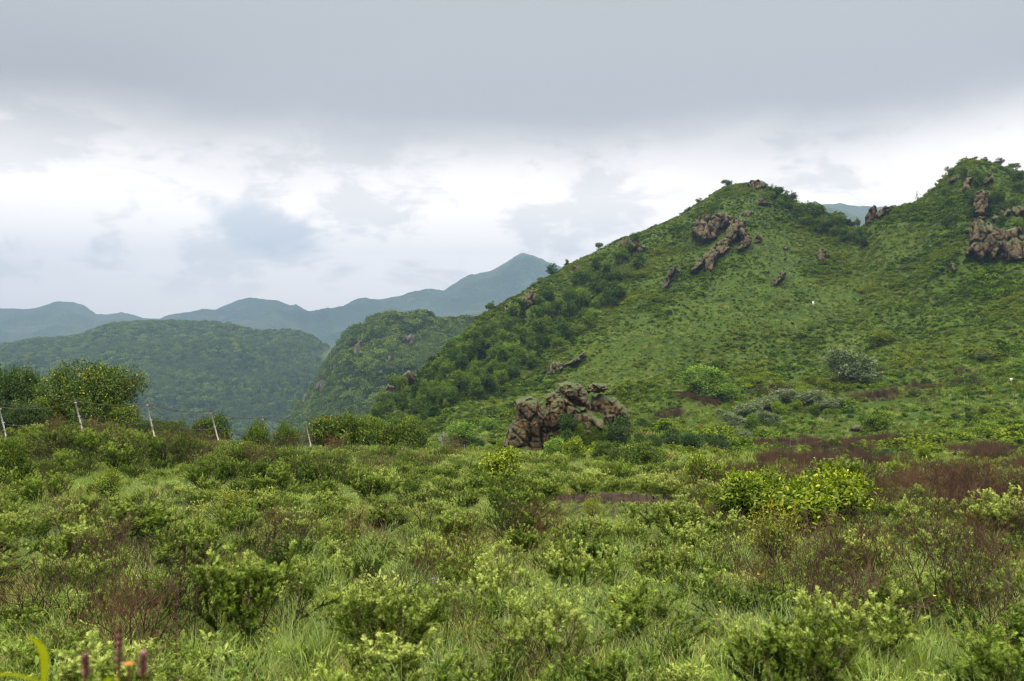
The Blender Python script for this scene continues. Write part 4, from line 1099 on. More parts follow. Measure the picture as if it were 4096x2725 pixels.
def put_big(px, py, wpx, hpx, k, label, name='bush', Y=None, bank=None, w0=3.2, h0=2.6, group=None, sink=.05, pn=('foliage', 'stem', 'red_shoot')):
    """px, py: picture position of the foot"""
    if Y is None:
        h = hit(px, py)
        if h is None: return
        p = np.array(h)
    else:
        p = at(px, Y)
        if bank == 'free': p[2] = (HY - py) / F * Y
    s = wpx / F * p[1] / w0; sh = hpx / F * p[1] / h0
    plant(name, (tw[k] if not isinstance(k, tuple) else k), (p[0], p[1], p[2] - sink * h0 * sh), rg.uniform(0, 6.28), (s, s, sh), label, 'bush', group, pn)


put_big(850, 381, 50, 36, 1, 'large silvery round bush on the lower slope')
put_big(705, 398, 48, 34, 0, 'large pale green willow bush on the lower slope')
put_big(724, 400, 28, 18, 0, 'smaller willow bush against the right side of the large pale one')
put_big(823, 390, 11, 12, 4, 'bright round bush below the silvery bush')
put_big(808, 385, 17, 12, 4, 'dark round bush left of the bright round one')
put_big(797, 398, 22, 12, 4, 'wide low bush beside the brown scrub on the lower slope')
put_big(874, 434, 34, 25, 4, 'loose green bush behind the brown boulder')
put_big(924, 462, 13, 18, 3, 'upright yellow-green bush in the brown scrub band')
put_big(886, 458, 16, 10, 2, 'low dark bush left of the upright yellow-green one')
put_big(906, 459, 12, 7, 2, 'small dark bush just left of the upright yellow-green one')
put_big(886, 472, 14, 9, 0, 'small light green bush below the low dark one')
put_big(986, 440, 28, 18, 4, 'olive green bush on the valley floor near the right edge')
put_big(985, 418, 14, 16, 3, 'light green upright bush above the olive one')
put_big(936, 475, 20, 14, 1, 'grey-green bush in front of the scrub band')
put_big(780, 415, 16, 15, 4, 'olive bush in the middle of the grey-green thicket')
put_big(796, 412, 14, 14, 4, 'olive bush right of the middle of the grey-green thicket')
put_big(815, 418, 10, 14, 4, 'small upright olive bush at the right end of the grey-green thicket')
put_big(752, 430, 13, 18, 0, 'grey-green upright bush at the left foot of the thicket')
put_big(975, 385, 14, 16, 5, 'cream-flowering bush on the slope near the right edge')
put_big(880, 372, 12, 10, 5, 'small cream-flowering bush right of the silvery bush')
put_big(985, 360, 16, 12, 5, 'cream-flowering bush higher near the right edge')
put_big(914, 395, 12, 9, 5, 'cream-flowering bush in the brown scrub on the slope')
put_big(463, 446, 34, 26, 0, 'round light green bush in the hollow left of the rock outcrop')
put_big(490, 432, 22, 15, 0, 'pale bush behind the round light green one')
put_big(880, 345, 28, 17, 4, 'arching bright green bush above the silvery bush')
put_big(480, 450, 9, 11, 2, 'small dark bush left of the rock outcrop')
# the grey-green thicket (separate silver bushes)
for (px, py, w_, h_) in [(735, 428, 26, 16), (748, 416, 30, 16), (765, 410, 28, 16), (788, 402, 34, 15), (810, 404, 34, 16), (830, 410, 26, 14), (768, 424, 26, 14), (725, 420, 20, 12), (742, 438, 20, 10)]:
    put_big(px, py, w_, h_, 1, 'grey-green bush of the thicket right of the brown scrub patch', group='bushes of the grey-green thicket')
# dark round bushes round the outcrop
for (px, py, w_, h_, Y, lb_) in [(617, 441, 30, 28, 69, 'dark green round bush at the right foot of the rock outcrop'), (568, 432, 20, 18, 66, 'dark bush growing on the front of the rock outcrop'), (567, 451, 26, 19, 64.5, 'dark bush at the foot of the rock outcrop front'),
                                 (642, 432, 17, 13, 76, 'dark bush behind the first bush right of the outcrop'), (640, 447, 15, 16, 67, 'dark round bush, second right of the outcrop'), (655, 447, 16, 15, 68, 'dark round bush, third right of the outcrop'),
                                 (672, 444, 24, 16, 72, 'dark bush in the row right of the outcrop, before its gap'), (692, 449, 26, 19, 70, 'largest dark bush in the row right of the outcrop'), (708, 446, 22, 14, 74, 'dark bush behind the end of the row'), (719, 450, 22, 17, 70, 'last dark bush at the right end of the row')]:
    put_big(px, py, w_, h_ * 1.15, 2, lb_, Y=Y, bank=('free' if px < 600 else None))

# nearer bushes, finer leaves
big_y = bush(500, 3.3, 2.3, 620, 34, .085, .55, 'yellow2', .14, T_ELL, 26, True, 9, crim=.05)
big_d = bush(501, 3.0, 2.0, 460, 34, .075, .55, 'deep', .13, T_ELL, 10, True, 8)
med_y = bush(502, 1.8, 1.3, 240, 30, .075, .55, 'yellow2', .11, T_ELL, 10, True, 7, crim=.05)
med_y2 = bush(503, 1.8, 1.2, 220, 30, .075, .6, 'yellow2', .11, T_ELL, 10, True, 7)
laur = bush(504, 1.25, 1.05, 190, 17, .085, .5, 'yellow', .085, T_ELL, 12, True, 7)
laur2 = bush(505, 1.1, .95, 170, 17, .080, .5, 'yellow', .085, T_ELL, 10, True, 6)
small_y = bush(506, .55, .62, 90, 20, .032, .55, 'yellow', .045, T_ELL, 8, True, 6)
small_o = bush(507, .62, .62, 100, 20, .028, .55, 'orange', .045, T_ELL, 12, True, 6)
tall_o = bush(508, .50, .85, 120, 14, .034, .6, 'orange', .05, T_ELL, 14, True, 7, hollow=.2)
flow = bush(509, 1.1, .9, 120, 26, .05, .5, 'cream', .08, T_DIAMOND, 8, True, 6)


def put_near(px, Y, wpx, hpx, parts, w0, h0, label, name='bush', dz_=0):
    p = at(px, Y); s = wpx / F * Y / w0; sh = hpx / F * Y / h0
    plant(name, parts, (p[0], p[1], p[2] - .04 + dz_), rg.uniform(0, 6.28), (s, s, sh), label, 'bush')


put_near(94, 32, 96, 76, big_y, 3.3, 2.3, 'large yellow-green bush with reddish shoots behind the leaning fence post')
put_near(6, 33, 76, 82, big_d, 3.0, 2.0, 'large dark green bush at the left edge of the frame')
put_near(-30, 33, 50, 60, big_d, 3.0, 2.0, 'dark green bush cut by the left edge of the frame')
put_near(26, 30.5, 28, 34, flow, 1.1, .9, 'cream-flowering bush in front of the large dark green bush')
put_near(88, 30.2, 42, 36, med_y2, 1.8, 1.2, 'bright yellow-green bush at the foot of the large reddish-tipped bush')
put_near(56, 31, 46, 40, med_y, 1.8, 1.3, 'green bush at the lower left of the large reddish-tipped bush')
put_near(124, 31, 46, 38, med_y, 1.8, 1.3, 'green bush at the lower right of the large reddish-tipped bush')
put_near(150, 31, 30, 26, big_d, 3.0, 2.0, 'low dark bush at the foot of the second whole fence post')
put_near(20, 29, 50, 40, big_d, 3.0, 2.0, 'low dark bush below the cream-flowering bush')
put_near(172, 36, 26, 38, med_y, 1.8, 1.3, 'small dark round bush between the second and third whole fence posts')
put_near(212, 35, 42, 44, med_y, 1.8, 1.3, 'bush with red tips behind the middle fence post')
put_near(258, 31, 26, 36, med_y2, 1.8, 1.2, 'small yellow bush just left of a fence post')
put_near(286, 37, 26, 38, med_y2, 1.8, 1.2, 'small light green bush right of a fence post')
put_near(246, 25, 26, 24, small_y, .55, .62, 'olive yellow bush in front of the fence line')
put_near(334, 36, 54, 50, med_y, 1.8, 1.3, 'left bush of the yellow-green hedge along the fence, red tips')
put_near(358, 37, 42, 48, med_y, 1.8, 1.3, 'second bush of the yellow-green hedge along the fence, tallest')
put_near(380, 36, 44, 42, med_y2, 1.8, 1.2, 'third bush of the yellow-green hedge along the fence')
put_near(404, 36, 48, 44, med_y2, 1.8, 1.2, 'right end bush of the yellow-green hedge along the fence')
put_near(346, 35, 10, 28, flow, 1.1, .9, 'narrow cream-flowering stem in front of the hedge')
put_near(6, 17, 40, 56, med_y2, 1.8, 1.2, 'yellow-green bush at the left edge below the fence')
put_near(607, 42, 36, 26, med_y2, 1.8, 1.2, 'yellow-green bush with pale blooms right of the outcrop, left of a pair')
put_near(642, 39, 42, 30, med_y2, 1.8, 1.2, 'yellow-green bush right of the outcrop, right of a pair')
put_near(574, 48, 24, 28, (laur[0], laur[1], None), 1.25, 1.05, 'light green bush below the rock outcrop')
put_near(555, 50, 24, 24, tw[0], 3.2, 2.6, 'pale willowy bush below the rock outcrop')
put_near(497, 19, 46, 38, laur2, 1.1, .95, 'bright lime green bush in the open grass')
put_near(748, 11.5, 76, 62, laur, 1.25, 1.05, 'left of three lime green broad-leaved bushes')
put_near(797, 10.6, 80, 64, laur2, 1.1, .95, 'middle of three lime green broad-leaved bushes, nearest')
put_near(840, 11.4, 76, 64, laur, 1.25, 1.05, 'right of three lime green broad-leaved bushes')
put_near(772, 12.2, 60, 58, laur2, 1.1, .95, 'lime green bush tucked between the left and middle broad-leaved bushes')
put_near(703, 18, 40, 40, laur2, 1.1, .95, 'small lime green bush just past the three broad-leaved bushes')
put_near(905, 19, 40, 30, laur2, 1.1, .95, 'low lime green bush beside the reddish twigs')
put_near(109, 15, 30, 40, small_y, .55, .62, 'little yellow bush in the grass on the left')
put_near(228, 11.5, 48, 46, small_o, .62, .62, 'little orange-tipped bush in the grass left of centre')
put_near(592, 12.5, 22, 34, small_o, .62, .62, 'tiny orange-tipped bush right of centre')
put_near(776, 8.2, 46, 86, tall_o, .50, .85, 'upright orange and yellow leaved shrub on the right')
put_near(716, 12, 26, 32, small_o, .62, .62, 'tiny yellow-leaved shrub below the lime green bushes')

# ================================================================== fences
fence = empty('barbed_wire_fence', at(262, 32)); tag(fence, 'leaning metal posts strung with barbed wire along the meadow edge', 'fence')
FO = np.array(fence.location)


def post_mesh(top, base, w=.055, t=.006):
    """L-section steel post between two points"""
    top = np.array(top); base = np.array(base); D = top - base; L = np.linalg.norm(D); D /= L
    A = np.array([1, 0, 0]) - D * D[0]; A /= np.linalg.norm(A); B = np.cross(D, A)
    prof = [(0, 0), (w, 0), (w, t), (t, t), (t, w), (0, w)]
    V = [base + A * (a - w / 2) - B * (b - w / 2) * -1 for a, b in prof] + [top + A * (a - w / 2) - B * (b - w / 2) * -1 for a, b in prof]
    f4 = [[i, (i + 1) % 6, 6 + (i + 1) % 6, 6 + i] for i in range(6)]; caps = [[0, 1, 2, 3], [0, 3, 4, 5], [6, 9, 8, 7], [6, 11, 10, 9]]
    tr = Tri(); tr.add(V, [x for q4 in f4 + caps for x in ([q4[0], q4[1], q4[2]], [q4[0], q4[2], q4[3]])])
    for s_ in (.93, .62, .28):            # wire ties
        c = base + D * L * s_; tr.tubes([c - D * .012], [c + D * .012], w * .85, w * .85, 6)
    return tr


posts = [(-12, 405, 0, 451, 27), (74.8, 399.5, 86.5, 444, 27.5), (146.4, 401.8, 157.2, 447, 28.5), (210.3, 409.8, 221.7, 452, 30), (262.2, 416.2, 269.2, 454, 32), (304.7, 419, 313.8, 458, 34.5),
         (348.2, 424, 352, 459, 37.5), (384.8, 424.7, 387.5, 459, 41), (413.7, 430.4, 416, 460, 45), (442.4, 435.5, 443, 461, 50), (464.3, 444.4, 465, 462, 55)]
posts[0] = (-1, 406, 10, 450, 27)
tops, bases = [], []
for (tx, ty, bx_, by_, Y) in posts:
    tp_ = unproj(tx, ty, Y); bp = unproj(bx_, by_, Y - .1); gz_ = ground_z(bp[0], bp[1])
    if gz_ is not None and bp[2] > gz_ - .1:
        dd = (bp - tp_); k = (gz_ - .15 - tp_[2]) / dd[2]; bp = tp_ + dd * min(k, 1.6)
    tops.append(tp_); bases.append(bp)
    ob('post', post_mesh(tp_ - FO, bp - FO).mesh('post', MT['steel']), fence)
rg = np.random.default_rng(77)
# strands between posts; one mesh per strand
strands = [(0, .03), (1, .42), (2, .80)]
for si, s_ in strands:
    tr = Tri()
    for i in range(len(tops) - 1):
        a = tops[i] + (bases[i] - tops[i]) * s_; b = tops[i + 1] + (bases[i + 1] - tops[i + 1]) * s_
        n = 12; t = np.linspace(0, 1, n + 1)[:, None]; sag = .10 + .06 * rg.random()
        pts = a + (b - a) * t - np.array([0, 0, 1]) * (4 * t * (1 - t)) * sag + np.array([0, 0, 1]) * rg.normal(size=(n + 1, 1)) * .006 - FO
        tr.tubes(pts[:-1], pts[1:], .009, .009, 4)
        for k in range(1, 22):
            tt = k / 22; c = a + (b - a) * tt - np.array([0, 0, 1]) * 4 * tt * (1 - tt) * sag - FO; v = rand_unit(2, rg) * .032
            tr.tubes(c[None] - v, c[None] + v, .006, .003, 3)
    ob('wire', tr.mesh('wire', MT['wire']), fence)
tr = Tri()
for i in range(1, len(tops) - 1):       # slack diagonals
    a = tops[i] + (bases[i] - tops[i]) * .04; b = tops[i + 1] + (bases[i + 1] - tops[i + 1]) * .85
    if i >= 2:
        n = 10; t = np.linspace(0, 1, n + 1)[:, None]; pts = a + (b - a) * t - np.array([0, 0, 1]) * (4 * t * (1 - t)) * .12 - FO; tr.tubes(pts[:-1], pts[1:], .008, .008, 4)
    a = tops[i] + (bases[i] - tops[i]) * .85; b = tops[i + 1] + (bases[i + 1] - tops[i + 1]) * .05
    if i in (1, 2):
        pts = a + (b - a) * np.linspace(0, 1, 11)[:, None] - FO; tr.tubes(pts[:-1], pts[1:], .008, .008, 4)
ob('wire', tr.mesh('wire', MT['wire']), fence)

f2 = empty('valley_fence', hit(780, 455)); tag(f2, 'line of thin dark posts crossing the valley floor', 'fence'); FO2 = np.array(f2.location)
pl = [(723, 483), (730, 480), (737, 477), (744, 474), (750, 471), (756, 468), (763, 465), (770, 463), (776, 461), (783, 459), (790, 457), (798, 455), (806, 453), (814, 451), (821, 449), (828, 447), (834, 445), (840, 443), (846, 441)]
pv = []
for i, (x, y) in enumerate(pl[6:]):
    h = hit(x, y)
    if h is None: continue
    tr = Tri(); b = np.array(h) - FO2; tl = b + [rg.normal() * .06, rg.normal() * .05, 1.35]; tr.tubes([b - [0, 0, .2]], [tl], .026, .024, 5); tr.tubes([tl], [tl + [0, 0, .02]], .024, .005, 5)
    ob('post', tr.mesh('post', MT['dark_post']), f2); pv.append(tl)
tr = Tri()
for i in range(len(pv) - 1):
    for dz_ in (.1, .55): tr.tubes([pv[i] - [0, 0, dz_]], [pv[i + 1] - [0, 0, dz_]], .006, .006, 3)
ob('wire', tr.mesh('wire', MT['wire']), f2)

# braced mast on the right-hand ridge
p = ridge_pt(917); mast = empty('ridge_mast', p); tag(mast, 'small thin braced mast on the ridge left of the right-hand summit', 'mast')
tr = Tri(); tr.tubes([[0, 0, -.5]], [[0, 0, 3.4]], .10, .07, 5); tr.tubes([[0, 0, 3.4]], [[0, 0, 3.5]], .07, .01, 5); ob('pole', tr.mesh('pole', MT['dark_post']), mast)
for sx in (-1.0, 1.2):
    tr = Tri(); tr.tubes([[sx, 0, -.5]], [[0, 0, 2.6]], .06, .05, 4); ob('brace', tr.mesh('brace', MT['dark_post']), mast)
tr = Tri(); tr.tubes([[0, 0, 3.3]], [[5.0, 1.5, -.2]], .03, .03, 3); ob('guy_wire', tr.mesh('guy_wire', MT['wire']), mast)


def marker(px, py, wpx, hpx, label):
    h = hit(px, py); p = np.array(h); w_ = wpx / F * p[1]; H = hpx / F * p[1]; tr = Tri()
    a = w_ / 2; V = []
    for z, s_ in ((-.15, 1), (H * .92, 1), (H, .55)):
        V += [(-a * s_, -a * s_, z), (a * s_, -a * s_, z), (a * s_, a * s_, z), (-a * s_, a * s_, z)]
    fc = []
    for l in (0, 4):
        for i in range(4): j = (i + 1) % 4; fc += [[l + i, l + j, l + 4 + j], [l + i, l + 4 + j, l + 4 + i]]
    fc += [[8, 9, 10], [8, 10, 11], [0, 2, 1], [0, 3, 2]]
    tr.add(V, fc); o = ob('marker_post', tr.mesh('marker_post', MT['white']), None, p); o.rotation_euler = (0, R(rg.uniform(-8, 8)), R(20)); tag(o, label, 'marker post')


marker(813, 305, 1.6, 3.6, 'white marker post on the open grassy slope')
marker(1011.5, 382, 1.8, 4, 'small white marker post in scrub near the right edge')
marker(1007, 478, 3.2, 6, 'largest white marker post on the valley floor at the right')

# ================================================================== near meadow growth
worms = [wormwood(600 + i) for i in range(5)] + [wormwood(610 + i, 'worm_dark', .66, .75) for i in range(3)]
twigs = [twiggy(620, .85, 7), twiggy(621, .95, 9), twiggy(622, .75, 12), twiggy(623, .8, 10, 'twig', .008, .5), twiggy(624, .8, 14, 'twig_red', .006)]


def open_grass(px, py):
    """1 where the meadow is grass rather than wormwood"""
    g = blob(px, py, 150, 500, 260, 38, 3) + blob(px, py, 420, 508, 200, 32, 2) + blob(px, py, 600, 524, 130, 30, 0) + blob(px, py, 560, 478, 160, 22) + blob(px, py, 640, 466, 150, 24) + blob(px, py, 640, 590, 60, 45, 30, .9) + blob(px, py, 700, 640, 50, 60, 15, .9) + blob(px, py, 950, 585, 60, 30, 0, .8) + blob(px, py, 30, 560, 40, 60, 0, .7) + blob(px, py, 560, 650, 90, 35, 0, .6)
    return np.clip(g, 0, 1)


rg = np.random.default_rng(42)
taken = []; wp = []
cellsz = 1.0; gridd = {}


def free(x, y, r_):
    i, j = int(x // cellsz), int(y // cellsz)
    for a in (-1, 0, 1):
        for b in (-1, 0, 1):
            for (qx, qy, qr) in gridd.get((i + a, j + b), ()):
                if (qx - x) ** 2 + (qy - y) ** 2 < (.5 * (r_ + qr)) ** 2: return False
    gridd.setdefault((i, j), []).append((x, y, r_)); return True


for (px, Y, r_) in [(748, 11.5, 1), (797, 10.6, 1), (840, 11.4, 1), (497, 19, .8), (109, 15, .5), (228, 11.5, .6), (592, 12.5, .3), (776, 8.2, .45), (703, 18, .7)]:
    free((px - 512) / F * Y, Y, r_ * 1.3)
tries = 0
while len(wp) < 2900 and tries < 160000:
    tries += 1
    Y = 3.3 + 44 * rg.random() ** .72; x = rg.uniform(-.68, .68) * Y
    if Y > 36 and (512 + F * x / Y) < 470: continue
    z = ground_z(x, Y); px, py = proj(np.array([x, Y, z])); g = float(open_grass(px, py)); sp = float(soil_map(px, py, Y))
    if sp > .2 or (13 < Y < 27 and float(blob(px, py, 612, 509, 90, 15)) > .1): continue
    if rg.random() < g * .93: continue
    cl_ = fbm(np.array([[x / 2.6, Y / 2.6, 3.]]), 2, 15)[0]
    if cl_ < -.04 and rg.random() < .8: continue
    if Y < 11.4 and float(blob(px, py, 795, 552, 85, 24)) > .1: continue
    s = .8 * rg.uniform(.55, 1.05) * (1 - .2 * g) * (1.65 if rg.random() < .30 else 1)
    if Y < 5.6: s = min(s, .8)
    if Y > 19 and px < 480: s = min(s, .95 if px < 200 else .72)
    if not free(x, Y, .84 * s): continue
    dark = rg.random() < (.30 + (.5 if Y > 16 and px < 260 else 0) + .35 * (fbm(np.array([[x / 3.1, Y / 3.1, 0]]), 2, 5)[0] > .1))
    wp.append((x, Y, z - .03, s, int(rg.integers(5, 8)) if dark else int(rg.integers(0, 5)), float(px), float(py)))
wp.sort(key=lambda w: -(w[3] / w[1]) * (1 if -10 < w[5] < 1034 else .01))
hx_ = lambda px: 'at the left edge' if px < 110 else 'left of centre' if px < 380 else 'near the middle' if px < 640 else 'right of centre' if px < 900 else 'at the right edge'
hy_ = lambda Y: 'closest to the viewer' if Y < 6 else 'in the near meadow' if Y < 9.5 else 'in the middle meadow' if Y < 15 else 'in the far meadow'
for w in wp[:300]:
    x, Y, z, s, k, px, py = w; cn = 'dark green' if k >= 5 else 'pale green'
    plant('wormwood_shrub', worms[k], (x, Y, z), rg.uniform(0, 6.28), (s * 1.02, s * 1.02, s * rg.uniform(.78, 1.05)),
          'feathery %s wormwood shrub %s, %s' % (cn, hy_(Y), hx_(px)), 'shrub', '%s wormwood shrubs %s, %s' % (cn, hy_(Y), hx_(px)), ('foliage', 'stem'))
rest = wp[300:]
wm = []
for f_, s_ in worms:      # the rest share one mesh per kind: foliage and stems together
    bm = [f_, s_]; Vs, Fs_, Ts, mi = [], [], [], []; off = 0
    for j, m_ in enumerate(bm):
        v = np.empty(len(m_.vertices) * 3, np.float32); m_.vertices.foreach_get('co', v); l = np.empty(len(m_.loops), np.int32); m_.loops.foreach_get('vertex_index', l)
        t = np.empty(len(m_.vertices), np.float32); m_.attributes['tint'].data.foreach_get('value', t)
        Vs.append(v.reshape(-1, 3)); Fs_.append(l.reshape(-1, 3) + off); Ts.append(t); mi.append(np.full(len(l) // 3, j, np.int32)); off += len(m_.vertices)
    mm = me('wormwood_mixed', np.concatenate(Vs), [np.concatenate(Fs_)], None, False, {'tint': np.concatenate(Ts)})
    for m_ in bm: mm.materials.append(m_.materials[0])
    mm.polygons.foreach_set('material_index', np.concatenate(mi)); wm.append(mm)
A_ = np.array([[w[0], w[1], w[2]] for w in rest]); S_ = np.array([[w[3], w[3], w[3] * .9] for w in rest]); K_ = np.array([w[4] for w in rest])
RT = np.stack([0 * A_[:, 0], 0 * A_[:, 0], rg.uniform(0, 6.28, len(rest))], 1)
stuff('wormwood_scrub', 'mass of grey-green wormwood scrub across the far meadow', 'scrub', A_, RT, S_, K_, wm)

# bare twig shrubs: the tall ones by hand, others strewn
tlist = [(829, 640, 78, 'tall forked bare shrub standing right of the orange-leaved shrub'), (936, 622, 96, 'tall spreading bare shrub, blackish, in the tussock grass at the right'), (856, 590, 70, 'dense bare thicket behind the tall forked shrub'), (985, 572, 50, 'long dark bare bush at the right edge, upper part'),
         (967, 605, 55, 'bare black-stemmed shrub between the tussocks'), (1007, 650, 75, 'bare brown shrub at the lower right edge'), (441, 655, 75, 'bare reddish-brown shrub rising out of the big wormwood at the bottom'), (647, 585, 48, 'small bare shrub like a tree beside blue-green tussocks'),
         (429, 596, 50, 'dark bare shrub with violet flowers in it'), (134, 650, 62, 'bare arching shrub near the lower left'), (97, 622, 55, 'thin brown bare shrub on the left'), (880, 628, 60, 'bare shrub beside the tall forked one, right'), (800, 562, 34, 'brown twiggy shrub under the lime green bushes'), (712, 572, 34, 'brown twiggy shrub in the wormwood right of centre'),
         (1015, 560, 60, 'dark twig tangle at the right edge behind the tussocks'), (950, 560, 40, 'dark twig tangle left of the one at the right edge'), (560, 660, 40, 'thin bare stems at the lower middle'), (300, 612, 42, 'low bare stems left of centre')]
for i, (px, py, hp, lb_) in enumerate(tlist):
    h = hit(px, py)
    if h is None: continue
    s = hp / F * h.y / .85
    tk = twigs[[0, 1, 2, 2, 0, 1, 3, 0, 2, 1, 3, 2, 2, 3, 2, 2, 0, 3][i]]
    plant('bare_shrub', (tk[0], tk[1]), (h.x, h.y, h.z - .03), rg.uniform(0, 6.28), s, lb_, 'bare shrub', None, ('leaf_tufts', 'branches'))
for (px, Y, s_) in [(12, 24, 1.5), (52, 25, 1.7), (70, 22, 1.3), (98, 24.5, 1.7), (122, 22.5, 1.5), (140, 25.5, 1.7), (165, 24, 1.6), (188, 26, 1.4), (208, 23, 1.2), (236, 25, 1.3), (276, 25, 1.2), (270, 20, 1.3), (300, 21, 1.3), (318, 20, 1.2), (30, 20, 1.2), (330, 26, 1.1), (388, 30, 1.2), (440, 30, 1.2)]:
    Y -= 2.5; s_ *= .8; p = at(px, Y); kk = int(rg.integers(5, 8))
    plant('bank_shrub', (worms[kk][0], worms[kk][1]), (p[0], p[1], p[2] - .04), rg.uniform(0, 6.28), (s_, s_, s_ * 1.05), 'dark green shrub with brown stems on the bank below the wire fence', 'shrub', 'dark shrubs on the bank below the wire fence', ('foliage', 'stem'))
    tk = twigs[3]
    plant('bare_shrub', (tk[0], tk[1]), (p[0] + .5 * s_, p[1] - .3, p[2] - .04), rg.uniform(0, 6.28), s_ * .95, 'dark brown twiggy shrub with a few leaf tufts on the bank below the wire fence', 'bare shrub', 'dark twiggy shrubs on the bank below the wire fence', ('leaf_tufts', 'branches'))
n_t = 0; tries = 0; TWP = []
while n_t < 420 and tries < 20000:
    tries += 1
    Y = 4.5 + 34 * rg.random() ** .8; x = rg.uniform(-.64, .64) * Y; z = ground_z(x, Y); px, py = proj(np.array([x, Y, z]))
    if float(open_grass(px, py)) > .35 * rg.random() + .1: continue
    if not (px > 690 or (Y > 20 and px < 520)) and rg.random() < .35: continue
    crest = .28 if (Y > 24 and px < 520) else .8
    if px > 700: crest += .4
    if rg.random() > crest: continue
    TWP.append((x, Y, z, px, py)); n_t += 1
TWP.sort(key=lambda w: w[1] + (0 if -10 < w[3] < 1034 else 99))
TR = TWP[250:]; TWP = TWP[:250]
stuff('leafless_scrub', 'scattered brown leafless scrub in the farther meadow', 'scrub', [(a[0], a[1], a[2] - .03) for a in TR], np.stack([np.zeros(len(TR)), np.zeros(len(TR)), rg.uniform(0, 6.28, len(TR))], 1), np.repeat(rg.uniform(.6, 1.0, (len(TR), 1)), 3, 1), rg.integers(0, 3, len(TR)), [twigs[1][1], twigs[2][1], twigs[4][1]])
for (x, Y, z, px, py) in TWP:
    k = int(rg.choice([1, 2, 2, 3, 4])); s = rg.uniform(.55, .95) * (1.0 if Y < 20 else 1.15)
    cn = 'reddish' if k == 4 else 'dark brown'
    o = ob('bare_shrub', twigs[k][1], None, (x, Y, z - .03)); o.rotation_euler = (0, 0, rg.uniform(0, 6.28)); o.scale = (s, s, s * rg.uniform(.75, 1))
    tag(o, 'low %s leafless shrub %s, %s' % (cn, hy_(Y), hx_(px)), 'bare shrub', '%s leafless shrubs %s, %s' % (cn, hy_(Y), hx_(px)))
    if n_t <= 0: break
# reddish twig band on the right
NR = 50
pr_ = face_scatter(Vt, Ft, NR, lambda px, py, Y, c: (blob(px, py, 965, 512, 90, 18, 3) + .2 * blob(px, py, 30, 440, 50, 7) + .12 * blob(px, py, 160, 447, 160, 8)) * (Y > 11) * (Y < 34), rg)
rot, scl = rs(NR, rg, .6, .95, .1); stuff('reddish_twigs', 'dense stand of rust-red dry stems right of the lime green bushes', 'scrub', pr_, rot, scl, (rg.random(NR) < .5).astype(int), [twigs[4][1], twigs[2][1]])

# grass between the shrubs
gm_ = [blades(700 + i, 70, .26, .10, 'grass', .006, .6, 4, .9) for i in range(4)] + [blades(705, 60, .34, .10, 'tussock', .005, .6, 4, 1.1), blades(706, 40, .30, .09, 'straw', .004, .8, 4, 1.0)] + [herb(707, 46), herb(708, 40, .12, 'worm', .05, .9, .13, T_PIN), herb(709, 34, .2, 'yellow', .035, .5, .1), blades(710, 40, .22, .10, 'grass', .013, .7, 4, .7)]
rg = np.random.default_rng(44)
NG = 38000
pg_ = face_scatter(Vt, Ft, NG, lambda px, py, Y, c: inframe(px, None, 25) * (Y > 2.6) * (Y < 46) * (1 - soil_map(px, py, Y)) * (.3 + .7 * open_grass(px, py)) / np.clip(Y, 5, 99) ** 1.15, rg)
rot, scl = rs(NG, rg, .55, 1.15, .12); gx_, gy_ = proj(pg_); fs = np.clip(pg_[:, 1] / 16, 1, 1.5) * (1 - .25 * open_grass(gx_, gy_)) * (1 - .65 * (blob(gx_, gy_, 612, 509, 95, 17) > .05)); scl *= fs[:, None]
u = rg.random(NG); nz = fbm(pg_ / 2.2, 2, 17)
pid = rg.integers(0, 4, NG); pid = np.where(u < .13 + .2 * (nz > .2), 4, pid); pid = np.where(u > .90, 5, pid); pid = np.where((u > .45) & (u < .56), 6, pid); pid = np.where((u > .56) & (u < .70), 7, pid); pid = np.where((u > .70) & (u < .72), 8, pid); pid = np.where((u > .74) & (u < .84), 9, pid)
stuff('meadow_grass', 'thick green meadow grass and small herbs between the shrubs', 'grass', pg_, rot, scl, pid, gm_)

# tussocks, one by one
tus = [blades(720 + i, 420, .50, .13, 'tussock', .0045, .75, 6, 1.5, .35) for i in range(3)]; dry = [blades(730 + i, 110, .48, .08, 'straw', .0035, 1.05, 6, 1.2, .3) for i in range(2)]
for i, (px, py, wp_, lb_) in enumerate([(739, 645, 60, 'large pale blue-green grass tussock beside the dark path'), (677, 590, 40, 'tall blue-green tussock left of centre right side'), (721, 602, 44, 'blue-green tussock behind the large one'), (955, 585, 46, 'wide light tussock at the right below the dark twigs'), (983, 615, 48, 'tussock in front of the wide light one at the right'),
                                        (809, 690, 60, 'pale tussock cut by the bottom edge, right'), (444, 694, 66, 'pale tussock cut by the bottom edge, middle'), (592, 568, 30, 'first of two small blue-green tussocks right of centre'), (631, 566, 32, 'second of two small blue-green tussocks right of centre'), (1000, 600, 40, 'tussock at the right edge'), (697, 615, 28, 'small tussock on the edge of the dark path'), (930, 575, 34, 'light green tussock beside the spreading bare shrub'),
                                        (588, 535, 22, 'little grey-green tussock in the open grass below the soil bank'), (612, 585, 30, 'low tussock among wormwood right of centre')]):
    h = hit(px, py)
    if h is None: continue
    s = wp_ / F * h.y / .62
    o = ob('grass_tussock', tus[i % 3], None, h); o.rotation_euler = (0, 0, rg.uniform(0, 6.28)); o.scale = (s,) * 3; tag(o, lb_, 'grass tussock')
